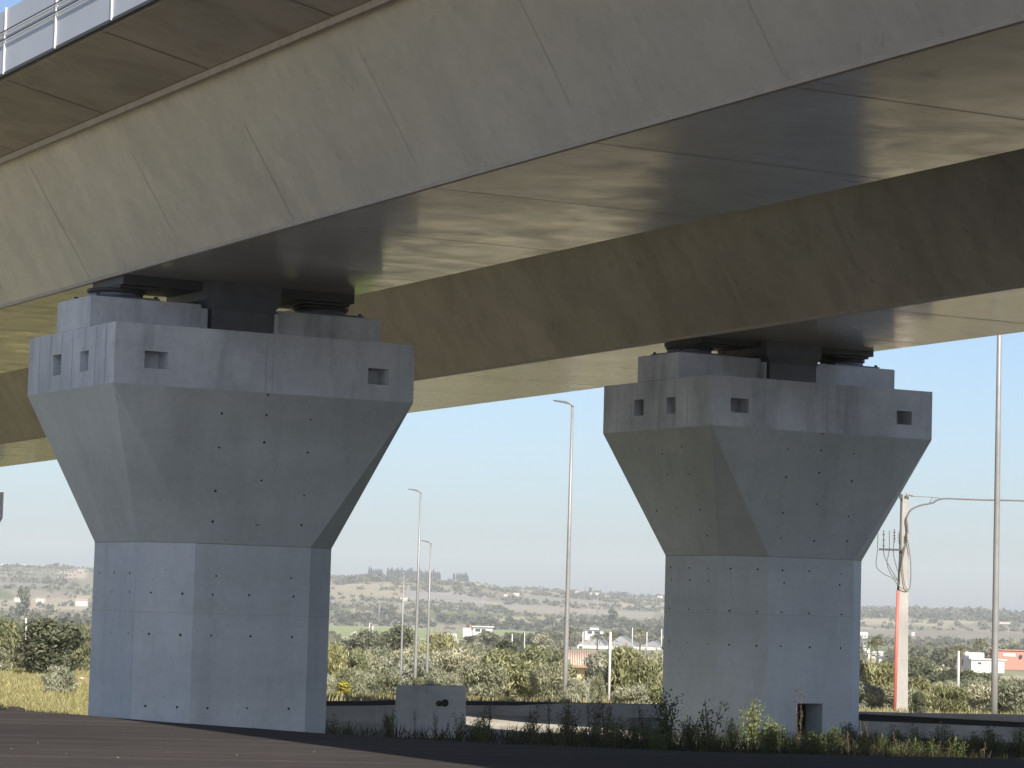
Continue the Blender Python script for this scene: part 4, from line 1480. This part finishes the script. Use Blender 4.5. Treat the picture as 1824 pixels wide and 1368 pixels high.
# yellow house with ribbed roof behind the lamp
d = 256.0
r, z0 = frame_house('yellow_house', 'small yellow house with ribbed tiled roof behind the tall lamp post', 'house', 1033, 1215, d)
s = d / F
xl, xr = -50 * s, 50 * s
zt = Zof(1187, 1033, d, z0); zr = Zof(1165, 1033, d, z0)
mb = MB(); mb.box(-15 * s, 27 * s, 0, 4.5, -.4, zt, M['yellow']); mb.build('wall', r)
mb = MB(); mb.box(-48 * s, -15 * s - .003, 1.6, 4.5, -.4, zt, M['pale']); mb.build('porch_wall', r)
mb = MB()
depth = 3.2
mb.hexa([(xl, -.7, zt), (xr, -.7, zt), (xr, depth, zr + .15), (xl, depth, zr + .15)], [(xl, -.7, zt + .09), (xr, -.7, zt + .09), (xr, depth, zr + .24), (xl, depth, zr + .24)], M['tile'])
k = 0
nrib = 24
for j in range(nrib):
    xx = xl + (xr - xl) * (j + .5) / nrib
    mb.tube([(xx, -.74, zt + .10), (xx, depth, zr + .25)], .062, M['tile_light'], 6)
mb.box(xl, xr, -.74, -.705, zt - .1, zt + .09, M['tile'])
mb.build('roof', r)
mb = MB(); mb.box(-14 * s, -4 * s, -.05, .0 - .003, .6, zt - .35, M['glass']); mb.build('door', r)

# white two storey villa
d = 1390.0
r, z0 = frame_house('white_villa', 'white villa with hipped roof and balcony among the trees between the piers', 'house', 1057, 1138, d)
s = d / F
Zv = lambda py: Zof(py, 1057, d, z0)
mb = MB(); mb.box(-16 * s, 17 * s, 0, 5, -.5, Zv(1122), M['white']); mb.build('wall', r)
mb = MB(); mb.box(-7 * s, 9 * s, .5, 4.5, Zv(1122) + .003, Zv(1116.5), M['white']); mb.build('upper_wall', r)
mb = MB()
z1 = Zv(1116.5)
mb.hexa([(-11 * s, 0, z1), (14 * s, 0, z1), (14 * s, 5, z1), (-11 * s, 5, z1)], [(-1 * s, 2, z1 + .7), (4 * s, 2, z1 + .7), (4 * s, 3, z1 + .7), (-1 * s, 3, z1 + .7)], M['greyroof'])
mb.box(-18 * s, 19 * s, -.5, -.004, Zv(1123), Zv(1121.5), M['greyroof'])
mb.build('roof', r)
for xa, xb in ((-11 * s, -3 * s), (1 * s, 11 * s)):
    win(r, xa, xb, Zv(1129), Zv(1124.5), -.02)

# greenhouse: three grey gables
d = 970.0
r, z0 = frame_house('greenhouse', 'long greenhouse with grey film roofs below the white villa', 'greenhouse', 1100, 1155, d)
s = d / F
Zv = lambda py: Zof(py, 1100, d, z0)
for (xa, xm, xb, zb_, zp) in ((-62, -44, -20, 1144, 1131.5), (-20, 5, 36, 1152, 1133), (36, 62, 84, 1155, 1140)):
    mb = MB()
    yb = 26
    A = [(xa * s, 0, Zv(1151)), (xm * s, 2, Zv(zp)), (xb * s, 0, Zv(1152))]
    B = [(q[0] + 3, yb, q[2] + 0) for q in A]
    mb.face([A[0], A[1], B[1], B[0]], M['greyroof']); mb.face([A[1], A[2], B[2], B[1]], M['greyroof'])
    mb.face([A[0], A[2], A[1]], M['greyroof'])
    mb.hexa([(xa * s, 0, -.3), (xb * s, 0, -.3), (xb * s + 3, yb, -.3), (xa * s + 3, yb, -.3)], [A[0], A[2], B[2], B[0]], M['pale'], (False, False))
    mb.build('roof_bay', r)
d = 960.0
r, z0 = frame_house('small_arch_hut', 'tiny white hut with a rounded front left of the greenhouse', 'hut', 1034, 1152, d)
s = d / F
mb = MB()
pts = [(math.cos(a) * 6 * s, math.sin(a) * 6 * s) for a in np.linspace(0, math.pi, 11)]
hz = Zof(1153, 1034, d, z0)
mb.hexa([(x_, 0, hz + z_) for x_, z_ in pts], [(x_, 3, hz + z_) for x_, z_ in pts], M['white'])
mb.box(-6 * s, 6 * s, 0, 3, -.5, hz - .003, M['white'])
mb.build('hut_shell', r)
mb = MB(); mb.box(-2.5 * s, 2.5 * s, -.05, -.004, hz - .8, hz + 2.0 * s, M['glass']); mb.build('door', r)

# bungalow
d = 1340.0
r, z0 = frame_house('bungalow', 'long low cream bungalow with dark windows right of the lamps', 'house', 852, 1134, d)
s = d / F
Zv = lambda py: Zof(py, 852, d, z0)
mb = MB(); mb.box(-10 * s, 24 * s, 0, 6, -.5, Zv(1117), M['white']); mb.build('wall', r)
mb = MB(); mb.box(-28 * s, -10 * s - .004, 1, 6, -.5, Zv(1119), M['pale']); mb.build('side_wing', r)
mb = MB(); mb.box(-12 * s, 27 * s, -.8, 6.3, Zv(1117) + .003, Zv(1115), M['pale']); mb.build('roof', r)
mb = MB(); mb.box(-16 * s, -13.5 * s, 2, 3, Zv(1119), Zv(1113), M['brick']); mb.build('chimney', r)
for xa, xb in ((-6, 3), (5, 12)):
    win(r, xa * s, xb * s, Zv(1125), Zv(1120), -.02)

# low white shed, arched store
d = 1090.0
r, z0 = frame_house('white_shed', 'low white shed with two shallow roofs left of the lamp posts', 'shed', 640, 1136, d)
s = d / F
Zv = lambda py: Zof(py, 640, d, z0)
mb = MB(); mb.box(-15 * s, 15 * s, 0, 4, -.5, Zv(1130), M['pale']); mb.build('wall', r)
mb = MB()
z1 = Zv(1130) + .003; z2 = Zv(1125)
mb.hexa([(-17 * s, -.3, z1), (1 * s, -.3, z1), (1 * s, 4.3, z1), (-17 * s, 4.3, z1)], [(-8 * s, -.3, z2), (-7 * s, -.3, z2), (-7 * s, 4.3, z2), (-8 * s, 4.3, z2)], M['white'])
mb.hexa([(1.2 * s, -.3, z1), (17 * s, -.3, z1), (17 * s, 4.3, z1), (1.2 * s, 4.3, z1)], [(4 * s, 1, z2), (5 * s, 1, z2), (5 * s, 3, z2), (4 * s, 3, z2)], M['white'])
mb.build('roof', r)
mb = MB(); mb.box(-12 * s, -8 * s, -.04, -.003, 0, Zv(1131), M['glass']); mb.build('door', r)
d = 1060.0
r, z0 = frame_house('arched_store', 'grey arched farm store behind the yellow green tree by the lamps', 'shed', 792, 1142, d)
s = d / F
hz = Zof(1128, 792, d, z0)
mb = MB()
pts = [(math.cos(a) * 22 * s, math.sin(a) * 7 * s) for a in np.linspace(0, math.pi, 13)]
mb.hexa([(x_, 0, hz + z_) for x_, z_ in pts], [(x_, 9, hz + z_) for x_, z_ in pts], M['greyroof'])
mb.build('roof', r)
mb = MB(); mb.box(-21 * s, 21 * s, .02, 9, -.5, hz - .003, M['pale']); mb.build('wall', r)

# right: white flat building, dish, red building
d = 570.0
r, z0 = frame_house('flat_roofed_building', 'white flat roofed building with grey shaded side left of the red one', 'building', 1755, 1195, d, rz=rad(14))
s = d / F
Zv = lambda py: Zof(py, 1755, d, z0)
mb = MB(); mb.box(-26 * s, 37 * s, 0, 4.2, -.5, Zv(1176), M['white']); mb.build('wall', r)
mb = MB(); mb.box(-28 * s, 41 * s, -.25, 4.4, Zv(1176) + .003, Zv(1173.5), M['pale']); mb.build('roof_slab', r)
mb = MB(); mb.box(-25 * s, 4 * s, 1.5, 3.8, Zv(1173.5) + .003, Zv(1163), M['white']); mb.build('roof_tank', r)
win(r, -14 * s, -7 * s, Zv(1183), Zv(1180), -.02)
mb = MB()
cx_, cz_ = -31 * s, Zv(1166)
for j in range(5):
    q0, q1 = j / 5, (j + 1) / 5
    ringp = lambda q: [(cx_ + math.cos(a) * q * .55, .9 + .35 * q * q - .35, cz_ + math.sin(a) * q * .55) for a in np.linspace(0, 2 * math.pi, 17)[:-1]]
    A, B = ringp(max(q0, .02)), ringp(q1)
    for i in range(16):
        mb.face([A[i], A[(i + 1) % 16], B[(i + 1) % 16], B[i]], M['white'], True)
mb.tube([(cx_, .9, cz_ - .2), (cx_ + .2, 1.2, Zv(1173.5))], .05, M['galv'], 6)
mb.build('satellite_dish', r)
d = 640.0
r, z0 = frame_house('red_building', 'salmon red building with a pale sign band at the right picture edge', 'building', 1815, 1192, d, rz=rad(8))
s = d / F
Zv = lambda py: Zof(py, 1815, d, z0)
mb = MB(); mb.box(-36 * s, 40 * s, 2, 7, -.5, Zv(1159.5), M['brick']); mb.build('wall', r)
mb = MB(); mb.box(-37 * s, 41 * s, 1.7, 7.2, Zv(1159.5) + .003, Zv(1158), M['brick']); mb.build('roof_slab', r)
mb = MB(); mb.box(-24 * s, -1 * s, 1.86, 1.99, Zv(1170), Zv(1164.5), M['white']); mb.build('sign_band', r)
mb = MB(); mb.tube([(8 * s, 1.95, Zv(1170)), (8 * s, 1.7, Zv(1170))], .42, M['glass'], 18); mb.build('round_window', r)

# black shed with white gable
d = 305.0
r, z0 = frame_house('black_shed', 'dark open shed with a white front board behind the pale trees at right', 'shed', 1680, 1224, d)
s = d / F
Zv = lambda py: Zof(py, 1680, d, z0)
mb = MB(); mb.box(-16 * s, 20 * s, .4, 3, -.4, Zv(1208), M['black']); mb.build('wall', r)
mb = MB(); mb.hexa([(-17 * s, 0, Zv(1207)), (8 * s, 0, Zv(1209)), (8 * s, 3, Zv(1207)), (-17 * s, 3, Zv(1205))], [(-17 * s, 0, Zv(1195)), (8 * s, 0, Zv(1197)), (5 * s, 3, Zv(1196)), (-17 * s, 3, Zv(1194))], M['white']); mb.build('front_board', r)
mb = MB(); mb.box(-58 * s, -17.5 * s, .8, 1.2, -.3, Zv(1193), M['greyroof']); mb.build('side_fence', r)

# terraced white houses at the right of the second pier
for j, (px, w, yt, yb, d, rf) in enumerate(((1538, 14, 1126, 1140, 1750, 'white'), (1545, 16, 1142, 1152, 1400, 'greyroof'), (1541, 16, 1155, 1166, 1000, 'white'), (1560, 26, 1160, 1172, 890, 'white'), (1576, 20, 1168, 1182, 700, 'greyroof'))):
    labs = ['highest small white house beside the right edge of the second pier', 'white house with grey roof below the highest one beside the second pier', 'third white house down, hard against the second pier',
            'white house with long pale roof left of the utility pole', 'grey roofed house lowest in the cluster left of the utility pole']
    r, z0 = frame_house('white_house', labs[j], 'house', px, yb, d, 'white houses right of the second pier')
    s = d / F
    Zv = lambda py: Zof(py, px, d, z0)
    mb = MB(); mb.box(-w / 2 * s, w / 2 * s, 0, 5, -1, Zv(yt + 4), M['white']); mb.build('wall', r)
    mb = MB(); z1 = Zv(yt + 4) + .003; e = w / 2 * s + .3
    mb.hexa([(-e, -.3, z1), (e, -.3, z1), (e, 5.3, z1), (-e, 5.3, z1)], [(-e, 2.3, Zv(yt)), (e, 2.3, Zv(yt)), (e, 2.7, Zv(yt)), (-e, 2.7, Zv(yt))], M[rf]); mb.build('roof', r)
    win(r, -w * .25 * s, -w * .05 * s, Zv(yt + 9), Zv(yt + 6), -.02); win(r, w * .1 * s, w * .3 * s, Zv(yt + 9), Zv(yt + 6), -.02)

# far farmhouses and hill houses
FH = [
    (144, 22, 1067, 1080, 1450, 'limewash', 'white two storey farmhouse at the left, next to the big pier'),
    (70, 16, 1067, 1073, 1550, 'pale', 'low pale farmhouse right of the big rounded tree at far left'),
    (34, 22, 1065, 1072, 1500, 'pale', 'pale farmhouse under the big rounded tree at far left'),
    (57, 12, 1100, 1108, 420, 'pale', 'cream hut above the broad dark tree at far left'),
    (718, 14, 1065, 1071, 2450, 'pale', 'cream farmhouse on the slope behind the lamp posts'),
    (684, 7, 1027, 1031, 3540, 'limewash', 'small white house in the gap of the cypress row'),
    (900, 8, 1058, 1062, 3050, 'limewash', 'left one of two white houses under the rounded hill'),
    (919, 10, 1057, 1062, 3050, 'limewash', 'right one of two white houses under the rounded hill'),
    (1057, 18, 1056, 1061, 3300, 'limewash', 'white house on the ridge right of the mast'),
    (1028, 9, 1049, 1053, 3520, 'limewash', 'white house on the skyline left of the mast'),
    (1175, 9, 1060, 1064, 3500, 'limewash', 'white house on the ridge touching the second pier'),
    (1566, 9, 1083, 1087, 3560, 'limewash', 'white house on the right skyline left of the utility pole'),
    (1645, 14, 1085, 1091, 3540, 'limewash', 'largest white house on the right skyline'),
    (1786, 9, 1093, 1098, 3540, 'limewash', 'white house on the skyline right of the right lamp'),
    (1812, 10, 1095, 1099, 3560, 'limewash', 'white house on the skyline at the right picture edge'),
    (1790, 20, 1108, 1111, 3000, 'limewash', 'long white building on the wooded slope at far right'),
    (1627, 6, 1127, 1133, 1300, 'limewash', 'little white house just right of the utility pole'),
    (1683, 16, 1182, 1190, 330, 'limewash', 'white van sized hut roof above the black shed'),
    (985, 20, 1142, 1150, 640, 'yellow', 'low ochre hut half hidden by the tall lamp post'),
]
for j, (px, w, yt, yb, d, mt_, lab) in enumerate(FH):
    d = fit_d(px, yb, d)
    x = at(px, 1100, d).x
    z0 = gz(x, d)
    s = d / F
    off = max(-4.0, at(px, yb, d).z - z0 - .2)
    off = 0 if off > 0 else off
    Zv = lambda py: (yb - py) * s + .3
    zb_ = -1.0
    r = thing('farmhouse' if 'farm' in lab else 'small_house', lab, 'house', (x, d, z0), rad(random.uniform(-14, 14)), 'houses far off in the valley and on the hills')
    hw = w / 2 * s
    rise = (yb - yt) * s
    ztop = Zv(yt)
    ze = ztop - rise * .3
    mb = MB(); mb.box(-hw, hw, 0, hw * 1.1, zb_, ze, M[mt_]); mb.build('wall', r)
    mb = MB(); e = hw * 1.05
    mb.hexa([(-e, -.2, ze + .003), (e, -.2, ze + .003), (e, hw * 1.15, ze + .003), (-e, hw * 1.15, ze + .003)], [(-e * .9, hw * .5, ztop), (e * .9, hw * .5, ztop), (e * .9, hw * .6, ztop), (-e * .9, hw * .6, ztop)],
                   M['tile_light'] if j % 3 else M['tile'])
    mb.build('roof', r)
    if d < 1600:
        for q in (-.5, .25):
            win(r, hw * q, hw * (q + .25), ze - rise * .42, ze - rise * .16, -.02)
# white roofed greenhouse strips on the left skyline
for j, (px, w) in enumerate(((5, 14), (37, 10), (55, 7), (72, 22))):
    d = 3500
    x = at(px, 1100, d).x; s = d / F
    z0 = gz(x, d); zt = at(px, 1008 + j * .4, d).z
    labs = ['leftmost long white shed on the skyline at far left', 'second white shed from the left on the far left skyline', 'third and shortest white shed on the far left skyline', 'longest white shed on the far left skyline, by the single tree']
    r = thing('long_shed', labs[j], 'shed', (x, d, z0), 0, 'white sheds on the left skyline')
    mb = MB(); mb.box(-w / 2 * s, w / 2 * s, 0, 6, -1, max(1.6, zt - z0), M['white']); mb.build('wall', r)
    mb = MB(); zz = max(1.6, zt - z0) + .003
    mb.hexa([(-w / 2 * s - .4, -.4, zz), (w / 2 * s + .4, -.4, zz), (w / 2 * s + .4, 6.4, zz), (-w / 2 * s - .4, 6.4, zz)], [(-w / 2 * s, 2.8, zz + .6), (w / 2 * s, 2.8, zz + .6), (w / 2 * s, 3.2, zz + .6), (-w / 2 * s, 3.2, zz + .6)], M['white'])
    mb.build('roof', r)

# ------------------------------------------------------------------ haze
HAZE = 0.00014
if HAZE:
    mb = MB()
    mb.box(-5200, 5200, -5200, 5200, -160, 95, M['white'])
    o = mb.build('haze')
    o.data.materials.clear()
    mt = bpy.data.materials.new('haze_air'); mt.use_nodes = True
    nt = mt.node_tree
    nt.nodes.remove(nt.nodes["Principled BSDF"])
    v = nt.nodes.new("ShaderNodeVolumePrincipled")
    v.inputs["Color"].default_value = (.86, .90, .95, 1)
    v.inputs["Density"].default_value = HAZE
    v.inputs["Anisotropy"].default_value = .0
    lk(nt, v.outputs["Volume"], nt.nodes["Material Output"].inputs["Volume"])
    o.data.materials.append(mt)
    tag(o, kind='stuff')

# ------------------------------------------------------------------ light
sdir = Vector((.338, -1.149, 1.0)).normalized()
sun = bpy.data.lights.new('sun', 'SUN')
sun.energy = 4.7
sun.angle = rad(.55)
sun.color = (1.0, .93, .82)
so = bpy.data.objects.new('sun', sun)
COL.objects.link(so)
so.rotation_euler = sdir.to_track_quat('Z', 'Y').to_euler()
wd = bpy.data.worlds.new("World")
S.world = wd
wd.use_nodes = True
nt = wd.node_tree
sky = nt.nodes.new("ShaderNodeTexSky")
sky.sky_type = 'NISHITA'
sky.sun_disc = False
sky.sun_elevation = math.asin(sdir.z)
sky.sun_rotation = math.atan2(sdir.x, sdir.y)
sky.altitude = 2000
sky.air_density = 1.0
sky.dust_density = 8.0
sky.ozone_density = 3.0
nt.links.new(sky.outputs[0], nt.nodes["Background"].inputs["Color"])
nt.nodes["Background"].inputs["Strength"].default_value = .068
S.view_settings.view_transform = 'Standard'
S.view_settings.look = 'None'
S.view_settings.exposure = 1.2
S.view_settings.gamma = 1.0
S.view_settings.use_curve_mapping = False
S.cycles.max_bounces = 6
S.cycles.diffuse_bounces = 4
S.cycles.glossy_bounces = 3
S.cycles.volume_bounces = 0
S.cycles.use_denoising = True
